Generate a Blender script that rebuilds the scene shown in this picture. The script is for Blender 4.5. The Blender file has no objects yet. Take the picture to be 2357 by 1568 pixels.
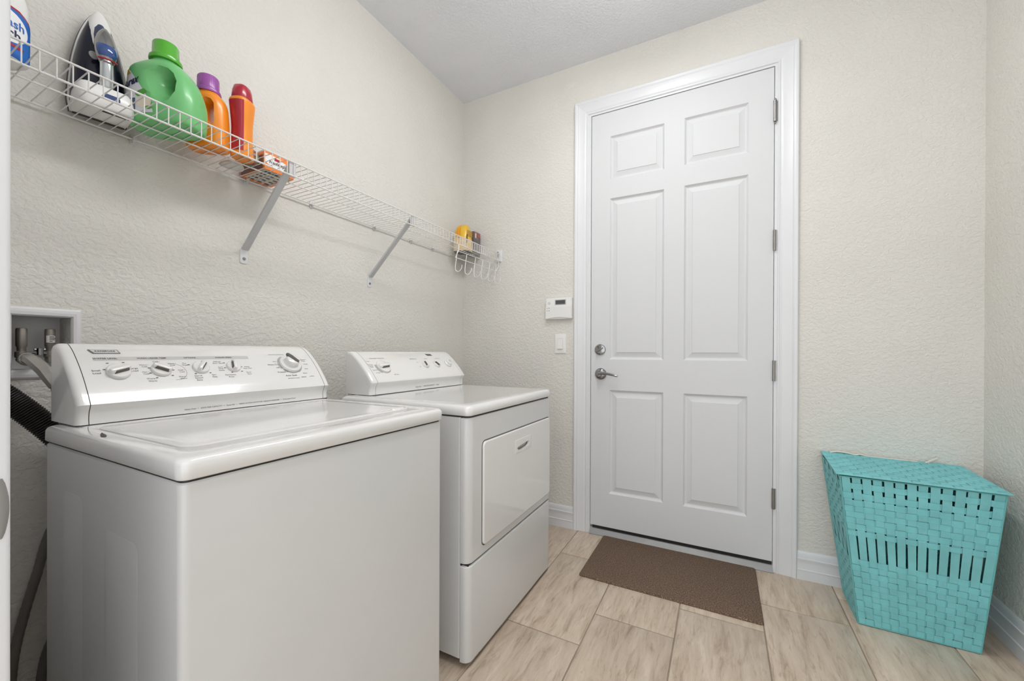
import bpy, bmesh, math, random
from mathutils import Vector, Matrix
random.seed(7)
S = bpy.context.scene
COL = S.collection
# ------------------------------------------------------------------ camera, world, exposure
FPX, YAW, PIT, ROL, CYO = 921.35, 0.4821, -0.0024, 0.0037, 28.42
cam = bpy.data.cameras.new('camera'); cam.sensor_fit = 'HORIZONTAL'; cam.sensor_width = 36.0
cam.lens = 36.0 * FPX / 2357.0
cam.shift_y = CYO / 2357.0
cam.clip_start = 0.02
camo = bpy.data.objects.new('camera', cam); COL.objects.link(camo); S.camera = camo
fw = Vector((-math.sin(YAW) * math.cos(PIT), math.cos(YAW) * math.cos(PIT), math.sin(PIT)))
rt = Vector((math.cos(YAW), math.sin(YAW), 0)); up = rt.cross(fw)
r2 = rt * math.cos(ROL) + up * math.sin(ROL); u2 = -rt * math.sin(ROL) + up * math.cos(ROL)
m = Matrix((r2, u2, -fw)).transposed().to_4x4(); m.translation = Vector((1.613, -2.338, 1.077))
camo.matrix_world = m
w = bpy.data.worlds.new('world'); S.world = w; w.use_nodes = True
w.node_tree.nodes['Background'].inputs[0].default_value = (.955, .98, 1.0, 1)
w.node_tree.nodes['Background'].inputs[1].default_value = 1.78
S.view_settings.view_transform = 'Standard'; S.view_settings.look = 'None'
S.view_settings.exposure = 0.10; S.view_settings.gamma = 1.0; S.view_settings.use_curve_mapping = False
LAMP_STRENGTH = 21.0

# ------------------------------------------------------------------ materials
MATS = {}
def nt(name):
    mt = bpy.data.materials.new(name); mt.use_nodes = True
    t = mt.node_tree; return mt, t, t.nodes['Principled BSDF']
def lin(c):
    return tuple(((v / 255) / 12.92 if v / 255 <= .04045 else ((v / 255 + .055) / 1.055) ** 2.4) for v in c) + (1,)
def noise(t, scale, detail=3, rough=.5, vec=None, dist=0):
    n = t.nodes.new('ShaderNodeTexNoise'); n.inputs['Scale'].default_value = scale
    n.inputs['Detail'].default_value = detail; n.inputs['Roughness'].default_value = rough
    n.inputs['Distortion'].default_value = dist
    if vec: t.links.new(vec, n.inputs['Vector'])
    return n
def ramp(t, fac, stops):
    r = t.nodes.new('ShaderNodeValToRGB'); e = r.color_ramp.elements
    e[0].position, e[0].color = stops[0]; e[1].position, e[1].color = stops[-1]
    for p, c in stops[1:-1]:
        k = e.new(p); k.color = c
    t.links.new(fac, r.inputs[0]); return r
def coords(t, scale=(1, 1, 1), out='Object', rot=(0, 0, 0)):
    tc = t.nodes.new('ShaderNodeTexCoord'); mp = t.nodes.new('ShaderNodeMapping')
    mp.inputs['Scale'].default_value = scale; mp.inputs['Rotation'].default_value = rot
    t.links.new(tc.outputs[out], mp.inputs[0]); return mp.outputs[0]
def bump(t, b, h, strength=.3, dist=.002):
    n = t.nodes.new('ShaderNodeBump'); n.inputs['Strength'].default_value = strength
    n.inputs['Distance'].default_value = dist
    t.links.new(h, n.inputs['Height']); t.links.new(n.outputs[0], b.inputs['Normal']); return n
def mat(name, c, rough=.5, metal=0, coat=0, trans=0, spec=.5, var=0.03, bmp=None, alpha=None, sss=0):
    if name in MATS: return MATS[name]
    mt, t, b = nt(name)
    b.inputs['Roughness'].default_value = rough; b.inputs['Metallic'].default_value = metal
    b.inputs['Coat Weight'].default_value = coat; b.inputs['Coat Roughness'].default_value = .08
    b.inputs['Specular IOR Level'].default_value = spec
    if trans: b.inputs['Transmission Weight'].default_value = trans
    if sss:
        b.inputs['Subsurface Weight'].default_value = sss; b.inputs['Subsurface Scale'].default_value = .02
    L = lin(c); n = noise(t, 9, 3, vec=coords(t))
    lo = tuple(v * (1 - var) for v in L[:3]) + (1,); hi = tuple(min(1, v * (1 + var)) for v in L[:3]) + (1,)
    r = ramp(t, n.outputs[0], [(.3, lo), (.7, hi)]); t.links.new(r.outputs[0], b.inputs['Base Color'])
    if bmp:
        nn = noise(t, bmp[0], 3, vec=coords(t)); bump(t, b, nn.outputs[0], bmp[1], bmp[2])
    MATS[name] = mt; return mt

def wall_mat(name, c, s1=70, st=.55, dist=.004, knock=True):
    mt, t, b = nt(name)
    b.inputs['Roughness'].default_value = .62; b.inputs['Specular IOR Level'].default_value = .35
    v = coords(t)
    n1 = noise(t, 3, 2, vec=v)
    L = lin(c); r = ramp(t, n1.outputs[0], [(.3, tuple(x * .975 for x in L[:3]) + (1,)), (.7, tuple(min(1, x * 1.02) for x in L[:3]) + (1,))])
    t.links.new(r.outputs[0], b.inputs['Base Color'])
    vs = coords(t, (1, 1, 1.25), rot=(.5, .3, .4))
    n2 = noise(t, s1, 3, .5, vec=vs, dist=.55)
    n3 = noise(t, s1 * 2.6, 3, .5, vec=vs)
    rr = ramp(t, n2.outputs[0], [(.40, (0, 0, 0, 1)), (.5, (.55, .55, .55, 1)), (.62, (1, 1, 1, 1))])
    mx = t.nodes.new('ShaderNodeMath'); mx.operation = 'MULTIPLY_ADD'; mx.inputs[1].default_value = .35
    t.links.new(n3.outputs[0], mx.inputs[0]); t.links.new(rr.outputs[0], mx.inputs[2])
    bump(t, b, mx.outputs[0], st, dist)
    MATS[name] = mt; return mt
M_WALL = wall_mat('wall_paint', (219, 216, 209), 62, .42, .0033)
M_CEIL = wall_mat('ceiling_paint', (234, 236, 240), 80, .45, .003)
M_TRIM = mat('white_trim_paint', (220, 221, 223), .36, coat=.05, var=.01)
M_ENAMEL = mat('white_enamel', (223, 222, 220), .11, coat=.8, var=.008)
M_ENAMEL_SIDE = mat('white_enamel_cabinet', (207, 207, 206), .28, coat=.25, var=.012, bmp=(300, .04, .001))
M_PLASTIC = mat('white_plastic', (230, 229, 226), .3, coat=.2, var=.01)
M_CONSOLE = mat('console_gloss', (229, 228, 225), .14, coat=.7, var=.006)
M_WIRE = mat('white_vinyl_wire', (222, 220, 217), .38, var=.02)
M_BRACE = mat('grey_brace_steel', (196, 196, 196), .42, var=.02)
M_CHROME = mat('chrome', (158, 158, 158), .14, metal=1, var=.05)
M_NICKEL = mat('satin_nickel', (150, 148, 145), .3, metal=1, var=.08)
M_DARK = mat('dark_gap', (40, 39, 37), .6)
M_PRINT = mat('grey_print', (88, 87, 85), .6, var=.1)
M_PRINTD = mat('dark_print', (70, 70, 70), .6, var=.1)
M_BANDGREY = mat('grey_band', (196, 196, 193), .4)
M_SLOT = mat('dark_slot', (88, 83, 77), .45)
M_RUBBER = mat('black_rubber', (24, 22, 21), .55, bmp=(60, .5, .002))
M_ALU = mat('aluminium', (150, 150, 149), .5, metal=.35, var=.08)
M_GROUT = mat('grout', (150, 135, 120), .85, var=.12, bmp=(160, .4, .001))

# floor tile: travertine-look porcelain with veins along y
def tile_mat():
    mt, t, b = nt('travertine_tile')
    b.inputs['Roughness'].default_value = .34; b.inputs['Specular IOR Level'].default_value = .4
    at = t.nodes.new('ShaderNodeAttribute'); at.attribute_name = 'tile_shift'
    tc = t.nodes.new('ShaderNodeTexCoord')
    ad = t.nodes.new('ShaderNodeVectorMath'); ad.operation = 'ADD'
    t.links.new(tc.outputs['Object'], ad.inputs[0]); t.links.new(at.outputs['Vector'], ad.inputs[1])
    def mp(sc):
        q = t.nodes.new('ShaderNodeMapping'); q.inputs['Scale'].default_value = sc
        t.links.new(ad.outputs[0], q.inputs[0]); return q.outputs[0]
    n1 = noise(t, 11, 7, .68, vec=mp((2.6, .42, 1)), dist=.5)
    n2 = noise(t, 26, 5, .6, vec=mp((2.4, .35, 1)), dist=.9)
    n3 = noise(t, 3.5, 3, .5, vec=mp((1, .6, 1)))
    r1 = ramp(t, n1.outputs[0], [(.30, lin((170, 151, 133))), (.45, lin((196, 178, 159))), (.62, lin((209, 193, 175))), (.75, lin((222, 209, 193)))])
    r2_ = ramp(t, n2.outputs[0], [(.34, (.72, .69, .65, 1)), (.46, (1, 1, 1, 1)), (.66, (1, 1, 1, 1)), (.74, (1.0, 1.0, 1.0, 1))])
    mx = t.nodes.new('ShaderNodeMix'); mx.data_type = 'RGBA'; mx.blend_type = 'MULTIPLY'; mx.inputs[0].default_value = .75
    t.links.new(r1.outputs[0], mx.inputs[6]); t.links.new(r2_.outputs[0], mx.inputs[7])
    mx2 = t.nodes.new('ShaderNodeMix'); mx2.data_type = 'RGBA'; mx2.blend_type = 'MULTIPLY'; mx2.inputs[0].default_value = 1
    r3 = ramp(t, n3.outputs[0], [(.3, (.93, .92, .91, 1)), (.7, (1, 1, 1, 1))])
    t.links.new(mx.outputs[2], mx2.inputs[6]); t.links.new(r3.outputs[0], mx2.inputs[7])
    t.links.new(mx2.outputs[2], b.inputs['Base Color'])
    bump(t, b, n2.outputs[0], .12, .002)
    MATS['tile'] = mt; return mt
M_TILE = tile_mat()
def speckle_mat(name, base, lo, hi, scale, rough=.8):
    mt, t, b = nt(name); b.inputs['Roughness'].default_value = rough; b.inputs['Specular IOR Level'].default_value = .25
    n = noise(t, scale, 3, .7, vec=coords(t)); v = t.nodes.new('ShaderNodeTexVoronoi'); v.inputs['Scale'].default_value = scale * .9
    t.links.new(coords(t), v.inputs['Vector'])
    r = ramp(t, n.outputs[0], [(.35, lin(lo)), (.52, lin(base)), (.72, lin(hi))])
    t.links.new(r.outputs[0], b.inputs['Base Color']); bump(t, b, v.outputs['Distance'], .7, .002); return mt
M_MAT = speckle_mat('brown_mat', (108, 88, 74), (78, 61, 50), (168, 146, 124), 230)
def ribbon_mat(name, c, rot):
    mt, t, b = nt(name); b.inputs['Roughness'].default_value = .55; b.inputs['Specular IOR Level'].default_value = .3
    n = noise(t, 14, 3, vec=coords(t)); L = lin(c)
    r = ramp(t, n.outputs[0], [(.3, tuple(x * .9 for x in L[:3]) + (1,)), (.7, tuple(min(1, x * 1.08) for x in L[:3]) + (1,))])
    t.links.new(r.outputs[0], b.inputs['Base Color'])
    wv = t.nodes.new('ShaderNodeTexWave'); wv.bands_direction = 'X'; wv.inputs['Scale'].default_value = 150
    t.links.new(coords(t, rot=rot), wv.inputs['Vector']); bump(t, b, wv.outputs['Fac'], .25, .0006); return mt
M_TEALV = ribbon_mat('teal_ribbon_upright', (126, 197, 201), (0, 0, 0))
M_TEALH = ribbon_mat('teal_ribbon_across', (124, 200, 204), (0, math.pi / 2, 0))

# ------------------------------------------------------------------ mesh helpers
class MB:
    def __init__(s): s.v = []; s.f = []; s.mi = []; s.cur = 0
    def add(s, vs, fs):
        o = len(s.v); s.v += [tuple(v) for v in vs]; s.f += [tuple(i + o for i in f) for f in fs]; s.mi += [s.cur] * len(fs)
        return s
    def box(s, a, b, bev=0, seg=2):
        bm = bmesh.new(); bmesh.ops.create_cube(bm, size=1)
        sx, sy, sz = (b[i] - a[i] for i in range(3)); c = [(a[i] + b[i]) / 2 for i in range(3)]
        for v in bm.verts: v.co = Vector((v.co.x * sx + c[0], v.co.y * sy + c[1], v.co.z * sz + c[2]))
        if bev: bmesh.ops.bevel(bm, geom=bm.edges[:], offset=bev, segments=seg, affect='EDGES', profile=.5)
        s.frombm(bm); return s
    def frombm(s, bm):
        bm.verts.ensure_lookup_table(); bm.verts.index_update()
        s.add([v.co[:] for v in bm.verts], [[v.index for v in f.verts] for f in bm.faces]); bm.free()
    def loft(s, rings, cap=True, close=False):
        n = len(rings[0]); vs = [p for r in rings for p in r]; fs = []
        m_ = len(rings)
        for i in range(m_ if close else m_ - 1):
            a, b = i * n, ((i + 1) % m_) * n
            for k in range(n): fs.append((a + k, a + (k + 1) % n, b + (k + 1) % n, b + k))
        if cap and not close: fs.append(tuple(range(n - 1, -1, -1))); fs.append(tuple((m_ - 1) * n + k for k in range(n)))
        return s.add(vs, fs)
    def tube(s, path, r, seg=8, cap=True, closed=False, flat=1.0):
        P = [Vector(p) for p in path]; n = len(P); rings = []; T = []
        for i in range(n):
            if closed: d = P[(i + 1) % n] - P[i - 1]
            else: d = P[min(i + 1, n - 1)] - P[max(i - 1, 0)]
            T.append(d.normalized())
        a = Vector((0, 0, 1)) if abs(T[0].z) < .9 else Vector((1, 0, 0))
        N = (a - T[0] * a.dot(T[0])).normalized()
        for i in range(n):
            N = (N - T[i] * N.dot(T[i])).normalized(); B = T[i].cross(N)
            rr = r[i] if isinstance(r, (list, tuple)) else r
            rings.append([P[i] + (N * math.cos(2 * math.pi * k / seg) + B * math.sin(2 * math.pi * k / seg) * flat) * rr for k in range(seg)])
        return s.loft(rings, cap=cap, close=closed)
    def lathe(s, prof, fr, seg=32):
        o, u, v, n = fr; rings = []
        for r, h in prof:
            rings.append([o + n * h + (u * math.cos(2 * math.pi * k / seg) + v * math.sin(2 * math.pi * k / seg)) * max(r, 1e-5) for k in range(seg)])
        return s.loft(rings)
    def rings(s, fr, L, seg=6):
        """rounded rectangle rings: (cx, cy, w, h, r, z)"""
        R = []
        for cx, cy, w_, h_, r, z in L:
            R.append([fr[0] + fr[1] * p[0] + fr[2] * p[1] + fr[3] * z for p in rrect(cx, cy, w_, h_, r, seg)])
        return s.loft(R)
    def slab(s, fr, cx, cy, w_, h_, r, z0, z1, bev=0, seg=6, bs=3):
        L = [(cx, cy, w_, h_, r, z0)]
        if bev:
            for i in range(bs + 1):
                a = i / bs * math.pi / 2; ins = bev * (1 - math.cos(a))
                L.append((cx, cy, w_ - 2 * ins, h_ - 2 * ins, max(r - ins, .0002), z1 - bev + bev * math.sin(a)))
        else: L.append((cx, cy, w_, h_, r, z1))
        return s.rings(fr, L, seg)
    def prism(s, poly, fr, z0, z1):
        return s.loft([[fr[0] + fr[1] * p[0] + fr[2] * p[1] + fr[3] * z for p in poly] for z in (z0, z1)])
def rrect(cx, cy, w_, h_, r, seg=6):
    r = min(r, w_ / 2, h_ / 2); out = []
    for q, (sx, sy) in enumerate(((1, 1), (-1, 1), (-1, -1), (1, -1))):
        for i in range(seg + 1):
            a = q * math.pi / 2 + i / seg * math.pi / 2
            out.append((cx + sx * (w_ / 2 - r) + r * math.cos(a), cy + sy * (h_ / 2 - r) + r * math.sin(a)))
    return out
X, Y, Z = Vector((1, 0, 0)), Vector((0, 1, 0)), Vector((0, 0, 1))
def FR(o, u=X, v=Y, n=None):
    u = Vector(u).normalized(); v = Vector(v).normalized(); n = Vector(n) if n else u.cross(v)
    return (Vector(o), u, v, n)
def obj(name, mb, mats, parent=None, smooth=True, ang=35, label=None, recalc=True):
    me = bpy.data.meshes.new(name); me.from_pydata(mb.v, [], mb.f)
    if not isinstance(mats, (list, tuple)): mats = [mats]
    for q in mats: me.materials.append(q)
    for p, i in zip(me.polygons, mb.mi): p.material_index = i
    if recalc:
        bm = bmesh.new(); bm.from_mesh(me); bmesh.ops.recalc_face_normals(bm, faces=bm.faces); bm.to_mesh(me); bm.free()
    if smooth:
        for p in me.polygons: p.use_smooth = True
        me.set_sharp_from_angle(angle=math.radians(ang))
    me.update()
    o = bpy.data.objects.new(name, me); COL.objects.link(o)
    if parent:
        o.parent = parent; o.matrix_parent_inverse = world_of(parent).inverted()
    if label: o['label'] = label
    return o
def world_of(o):
    mt = o.matrix_basis.copy()
    while o.parent:
        mt = o.parent.matrix_basis @ o.matrix_parent_inverse @ mt; o = o.parent
    return mt
def thing(name, loc, label, cat, group=None):
    o = bpy.data.objects.new(name, None); COL.objects.link(o); o.location = loc; o.empty_display_size = .05
    o['label'] = label; o['category'] = cat
    if group: o['group'] = group
    return o
def tag(o, label, cat, group=None):
    o['label'] = label; o['category'] = cat
    if group: o['group'] = group
    return o
def struct(name, mb, m_, **k):
    o = obj(name, mb, m_, **k)
    if not k.get('parent'): o['kind'] = 'structure'
    return o
def sempty(name, loc):
    o = bpy.data.objects.new(name, None); COL.objects.link(o); o.location = loc; o['kind'] = 'structure'; return o
def text_verts(txt, size, align='CENTER', shear=0, bold=0.0, spacing=1.0):
    cu = bpy.data.curves.new('t', 'FONT'); cu.body = txt; cu.size = size; cu.align_x = align; cu.align_y = 'CENTER'
    cu.shear = shear; cu.offset = bold * size; cu.space_character = spacing; cu.resolution_u = 3
    o = bpy.data.objects.new('t', cu); COL.objects.link(o)
    dg = bpy.context.evaluated_depsgraph_get(); me = bpy.data.meshes.new_from_object(o.evaluated_get(dg))
    vs = [(v.co.x, v.co.y) for v in me.vertices]; fs = [tuple(p.vertices) for p in me.polygons]
    bpy.data.objects.remove(o); bpy.data.curves.remove(cu); bpy.data.meshes.remove(me)
    return vs, fs
def put_text(mb, txt, fr, cx, cy, size, h=.0006, fn=None, **k):
    vs, fs = text_verts(txt, size, **k)
    if fn: mb.add([fn(cx + a, cy + b, h) for a, b in vs], fs)
    else: mb.add([fr[0] + fr[1] * (cx + a) + fr[2] * (cy + b) + fr[3] * h for a, b in vs], fs)
def lerp(a, b, t): return a + (b - a) * t
def boolean(o, cutter):
    md = o.modifiers.new('b', 'BOOLEAN'); md.operation = 'DIFFERENCE'; md.object = cutter; md.solver = 'EXACT'
    bpy.context.view_layer.update(); dg = bpy.context.evaluated_depsgraph_get()
    me = bpy.data.meshes.new_from_object(o.evaluated_get(dg)); o.modifiers.clear(); old = o.data; o.data = me; me.name = old.name
    bpy.data.objects.remove(cutter)
    for p in me.polygons: p.use_smooth = True
    me.set_sharp_from_angle(angle=math.radians(50))
    for p in me.polygons:
        if p.area > .02: p.use_smooth = False

# ------------------------------------------------------------------ room shell
XR, CH, YF = 2.562, 2.82, -2.2
DX0, DX1, DZ0, DZ1 = .923, 1.837, .05, 2.48
BOX = (-2.043, -1.898, 1.001, 1.19)           # washer outlet box y0 y1 z0 z1
mb = MB()
iy0, iy1, iz0, iz1 = -2.024, -1.918, 1.026, 1.168
for (a, b) in (((-.12, -2.4, -.02), (0, iy0, CH)), ((-.12, iy1, -.02), (0, .12, CH)), ((-.12, iy0, -.02), (0, iy1, iz0)), ((-.12, iy0, iz1), (0, iy1, CH))):
    mb.box(a, b)
struct('wall_left', mb, M_WALL, smooth=False)
mb = MB()
mb.box((0, 0, -.02), (DX0 - .02, .12, CH)); mb.box((DX1 + .02, 0, -.02), (XR, .12, CH)); mb.box((DX0 - .02, 0, DZ1 + .02), (DX1 + .02, .12, CH))
struct('wall_back', mb, M_WALL, smooth=False)
struct('wall_right', MB().box((XR, -2.9, -.02), (XR + .12, .12, CH)), M_WALL, smooth=False)
struct('wall_front', MB().box((0, YF - .13, -.02), (.87, YF, CH)), M_TRIM, smooth=False)  # unseen wall face; white chosen to bounce light onto the washer side
struct('ceiling', MB().box((-.12, -2.9, CH), (XR + .12, .12, CH + .1)), M_CEIL, smooth=False)
# floor: individual tiles in 1/3 running bond
mb = MB(); mb.box((-.12, -3.6, -.03), (XR + .12, .14, -.0025)); base = len(mb.f)
mb.cur = 1
PX = .3048; x0 = 1.4645 * 1.0287 - (1.0287 - 1) * 1.613; shifts = [0.0] * len(mb.v)
G = .0022
seams = {-2: None}
tile_info = []
for c in range(-5, 5):
    xa = x0 + c * PX; xb = xa + PX
    # joints measured: column -1 (1.16..1.46) at y=-0.72; each column to the right steps +0.2
    yj = -.720 + (c + 1) * .2
    k0 = math.floor((-3.6 - yj) / .6096) - 1
    for k in range(k0, 9):
        ya = yj + k * .6096; yb = ya + .6096
        A = (max(xa + G, -.1), max(ya + G, -3.58)); B = (min(xb - G, XR + .1), min(yb - G, .12))
        if B[0] - A[0] < .02 or B[1] - A[1] < .01: continue
        n0 = len(mb.v)
        fr = FR((0, 0, 0)); w_, h_ = B[0] - A[0], B[1] - A[1]
        mb.slab(fr, (A[0] + B[0]) / 2, (A[1] + B[1]) / 2, w_, h_, .001, -.012, 0, .0012, seg=1, bs=2)
        tile_info.append((n0, len(mb.v), (random.uniform(-9, 9), random.uniform(-9, 9), random.uniform(-5, 5))))
fl = struct('floor', mb, [M_GROUT, M_TILE], ang=50)
at = fl.data.attributes.new('tile_shift', 'FLOAT_VECTOR', 'POINT')
for a, b, sft in tile_info:
    for i in range(a, b): at.data[i].vector = sft

def sweep_profile(mb, prof, p0, p1, out, upv, m0=0, m1=0):
    """profile (u along upv, d along out) swept p0->p1; m0/m1: miter shift per unit u"""
    p0, p1 = Vector(p0), Vector(p1); d = (p1 - p0).normalized()
    R = []
    for p, m_ in ((p0, m0), (p1, m1)):
        R.append([p + Vector(upv) * u + Vector(out) * o + d * (m_ * u) for u, o in prof])
    mb.loft(R)
BASEP = [(0, .0), (0, .0155), (.042, .0155), (.044, .0165), (.048, .0165), (.050, .013), (.078, .0115), (.088, .0125), (.094, .0145), (.099, .0145), (.101, .0105), (.112, .0095), (.120, .0085), (.127, .0065), (.131, .004), (.131, 0)]
mb = MB(); sweep_profile(mb, BASEP, (0, 0, 0), (.82, 0, 0), (0, -1, 0), Z); sweep_profile(mb, BASEP, (1.937, 0, 0), (XR, 0, 0), (0, -1, 0), Z)
struct('baseboard_back', mb, M_TRIM, ang=25)
mb = MB(); sweep_profile(mb, BASEP, (XR, 0, 0), (XR, -2.9, 0), (-1, 0, 0), Z); struct('baseboard_right', mb, M_TRIM, ang=25)
mb = MB(); sweep_profile(mb, BASEP, (0, 0, 0), (0, YF, 0), (1, 0, 0), Z); struct('baseboard_left', mb, M_TRIM, ang=25)
# casing (trim_1)
CASP = [(0, 0), (0, .006), (.003, .009), (.008, .009), (.010, .0065), (.013, .0065), (.018, .0095), (.024, .0105), (.05, .0125), (.060, .0155), (.064, .0145), (.068, .0165), (.074, .0185), (.080, .0185), (.084, .015), (.084, 0)]
ci0, ci1, ciz = DX0 - .020, DX1 + .016, DZ1 + .014
mb = MB()
sweep_profile(mb, CASP, (ci0, 0, 0), (ci0, 0, ciz), (0, -1, 0), (-1, 0, 0), 0, 1)
sweep_profile(mb, CASP, (ci1, 0, 0), (ci1, 0, ciz), (0, -1, 0), (1, 0, 0), 0, 1)
sweep_profile(mb, CASP, (ci0, 0, ciz), (ci1, 0, ciz), (0, -1, 0), (0, 0, 1), -1, 1)
struct('trim_1', mb, M_TRIM, ang=25)
# jamb (trim_2)
mb = MB(); jy = .0
mb.box((DX0 - .022, -.004, 0), (DX0 - .003, .12, DZ1 + .02)); mb.box((DX1 + .003, -.004, 0), (DX1 + .02, .12, DZ1 + .02)); mb.box((DX0 - .003, -.004, DZ1 + .003), (DX1 + .003, .12, DZ1 + .02))
struct('trim_2', mb, M_TRIM, smooth=False)
# threshold (trim_3)
mb = MB(); prof = [(.06, 0), (-.020, 0), (-.020, .004), (-.014, .010), (.0, .030), (.004, .034), (.007, .031), (.010, .035), (.06, .035)]
mb.loft([[Vector((x, p[0], p[1])) for p in prof] for x in (DX0 - .003, DX1 + .003)])
struct('trim_3', mb, M_ALU, ang=20)
# near door opening jamb (trim_4) with strike plate
mb = MB()
mb.slab(FR((0, 0, 0)), .885 - .06, YF - .075, .13, .15 + .006, .005, 0, CH, seg=5)
jb = struct('trim_4', mb, M_TRIM)
mb = MB()
pts = []
for i in range(9):
    a = i / 8 * math.radians(100); pts.append((.8905 + .0008 - .008 * (1 - math.cos(a)) * .6, YF + .003 - .010 + .0075 * math.sin(a)))
outl = [(.8912, YF - .03), (.8912, YF - .006)] + [(p[0] + .001, p[1] + .0015) for p in pts]
for j in range(12):
    z_a = .863 + .068 * j / 12; z_b = .863 + .068 * (j + 1) / 12
rings = []
for j in range(13):
    t_ = j / 12; bulge = .35 + .65 * math.sin(math.pi * t_) ** .6; z_ = .863 + .068 * t_
    rings.append([Vector((x_, YF - .006 + (y_ - (YF - .006)) * (bulge if y_ > YF - .006 else 1), z_)) for x_, y_ in outl] +
                 [Vector((x_ - .0015, YF - .006 + (y_ - .0015 - (YF - .006)) * (bulge if y_ > YF - .006 else 1), z_)) for x_, y_ in reversed(outl)])
mb.loft(rings)
obj('strike_plate', mb, mat('strike_steel', (150, 149, 147), .4, metal=.4), parent=jb)

# ------------------------------------------------------------------ six panel door
door = sempty('door_1', (DX0, 0, DZ0))
panels = []
for xa, xb in ((.109, .407), (.509, .807)):
    for za, zb in ((2.085, 2.338), (1.035, 1.975), (.249, .856)): panels.append((DX0 + xa, DX0 + xb, za, zb))
mb = MB()
xs = sorted({DX0, DX1} | {p[0] for p in panels} | {p[1] for p in panels}); zs = sorted({DZ0, DZ1} | {p[2] for p in panels} | {p[3] for p in panels})
for i in range(len(xs) - 1):
    for j in range(len(zs) - 1):
        c_ = ((xs[i] + xs[i + 1]) / 2, (zs[j] + zs[j + 1]) / 2)
        if any(p[0] < c_[0] < p[1] and p[2] < c_[1] < p[3] for p in panels): continue
        mb.add([(xs[i], 0, zs[j]), (xs[i + 1], 0, zs[j]), (xs[i + 1], 0, zs[j + 1]), (xs[i], 0, zs[j + 1])], [(0, 1, 2, 3)])
steps = [(0, 0), (.003, .0035), (.008, .0095), (.012, .0115), (.016, .0115), (.020, .0105), (.040, .0035), (.042, .0012)]
for xa, xb, za, zb in panels:
    R = []
    for ins, d in steps: R.append([Vector((xa + ins, d, za + ins)), Vector((xb - ins, d, za + ins)), Vector((xb - ins, d, zb - ins)), Vector((xa + ins, d, zb - ins))])
    n = len(mb.v); mb.loft(R, cap=False); e = len(mb.v); mb.add([], []); mb.f.append((e - 4, e - 3, e - 2, e - 1)); mb.mi.append(0)
for (a, b) in (((DX0, 0, DZ0), (DX0, .044, DZ1)), ((DX1, 0, DZ0), (DX1, .044, DZ1))):
    mb.add([(a[0], 0, DZ0), (a[0], .044, DZ0), (a[0], .044, DZ1), (a[0], 0, DZ1)], [(0, 1, 2, 3)])
mb.add([(DX0, .044, DZ0), (DX1, .044, DZ0), (DX1, .044, DZ1), (DX0, .044, DZ1)], [(0, 1, 2, 3)])
for z_ in (DZ0, DZ1): mb.add([(DX0, 0, z_), (DX1, 0, z_), (DX1, .044, z_), (DX0, .044, z_)], [(0, 1, 2, 3)])
# door paint with embossed vertical wood grain
mt_, t_, b_ = nt('door_paint'); b_.inputs['Base Color'].default_value = lin((213, 214, 215)); b_.inputs['Roughness'].default_value = .46; b_.inputs['Specular IOR Level'].default_value = .16
wv = noise(t_, 60, 3, .6, vec=coords(t_, (2.2, 1, .06)), dist=1.0); bump(t_, b_, wv.outputs[0], .22, .0012)
bm = bmesh.new()
mbm = mb
ob = obj('door_slab', mbm, mt_, parent=door, ang=12)
bm = bmesh.new(); bm.from_mesh(ob.data); bmesh.ops.remove_doubles(bm, verts=bm.verts, dist=.0002); bmesh.ops.recalc_face_normals(bm, faces=bm.faces); bm.to_mesh(ob.data); bm.free()
ob.data.set_sharp_from_angle(angle=math.radians(12))
obj('door_sweep', MB().box((DX0 + .012, -.002, .036), (DX1 - .002, .04, .0505)), M_RUBBER, parent=door)
def dcyl(mb, c, prof, seg=32): mb.lathe(prof, FR(c, X, Z, (0, -1, 0)), seg)
for k, zc in enumerate((2.259, 1.628, .989, .362)):
    mb = MB(); hx = DX1 + .0035
    mb.tube([(hx, -.009, zc - .05), (hx, -.009, zc + .05)], .0068, 14)
    for q in (-.02, 0, .02) if k else (-.035, .035): mb.tube([(hx, -.009, zc + q - .0006), (hx, -.009, zc + q + .0006)], .0074, 14)
    if k == 0: mb.lathe([(.0, .062), (.004, .061), (.0055, .057), (.004, .052), (.008, .05), (.008, .047)], FR((hx, -.009, zc), X, Y, Z), 14); mb.lathe([(.0, -.062), (.004, -.061), (.0055, -.057), (.004, -.052), (.008, -.05), (.008, -.047)], FR((hx, -.009, zc), X, Y, Z), 14)
    mb.box((hx + .004, -.0045, zc - .05), (hx + .012, -.0008, zc + .05), .0008, 1)
    obj('hinge', mb, M_NICKEL, parent=door)
mb = MB(); dcyl(mb, (.978, 0, 1.092), [(.0325, 0), (.0325, .004), (.030, .009), (.024, .0115), (.0, .0125)]); db = obj('deadbolt', mb, M_CHROME, parent=door)
mb = MB(); fr = FR((.978, -.0125, 1.092), Vector((math.cos(.55), 0, math.sin(.55))), Vector((-math.sin(.55), 0, math.cos(.55))), (0, -1, 0)); mb.slab(fr, 0, 0, .046, .010, .005, -.002, .018, .003); obj('thumb_turn', mb, M_CHROME, parent=db)
mb = MB(); dcyl(mb, (.982, 0, .949), [(.0345, 0), (.0345, .004), (.032, .010), (.024, .016), (.014, .018), (.012, .03), (.014, .034), (.014, .046), (.010, .052), (0, .053)]); lv = obj('lever_rose', mb, M_CHROME, parent=door)
mb = MB(); mb.tube([(.982, -.045, .952), (1.0, -.047, .955), (1.03, -.05, .953), (1.06, -.053, .948), (1.085, -.055, .943), (1.093, -.056, .941)], [.011, .0095, .0075, .0065, .0065, .004], 12); obj('lever_handle', mb, M_CHROME, parent=lv)
obj('latch_plate', MB().box((DX0 - .0008, .004, .915), (DX0 + .0006, .03, .985)), M_NICKEL, parent=door)

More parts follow.
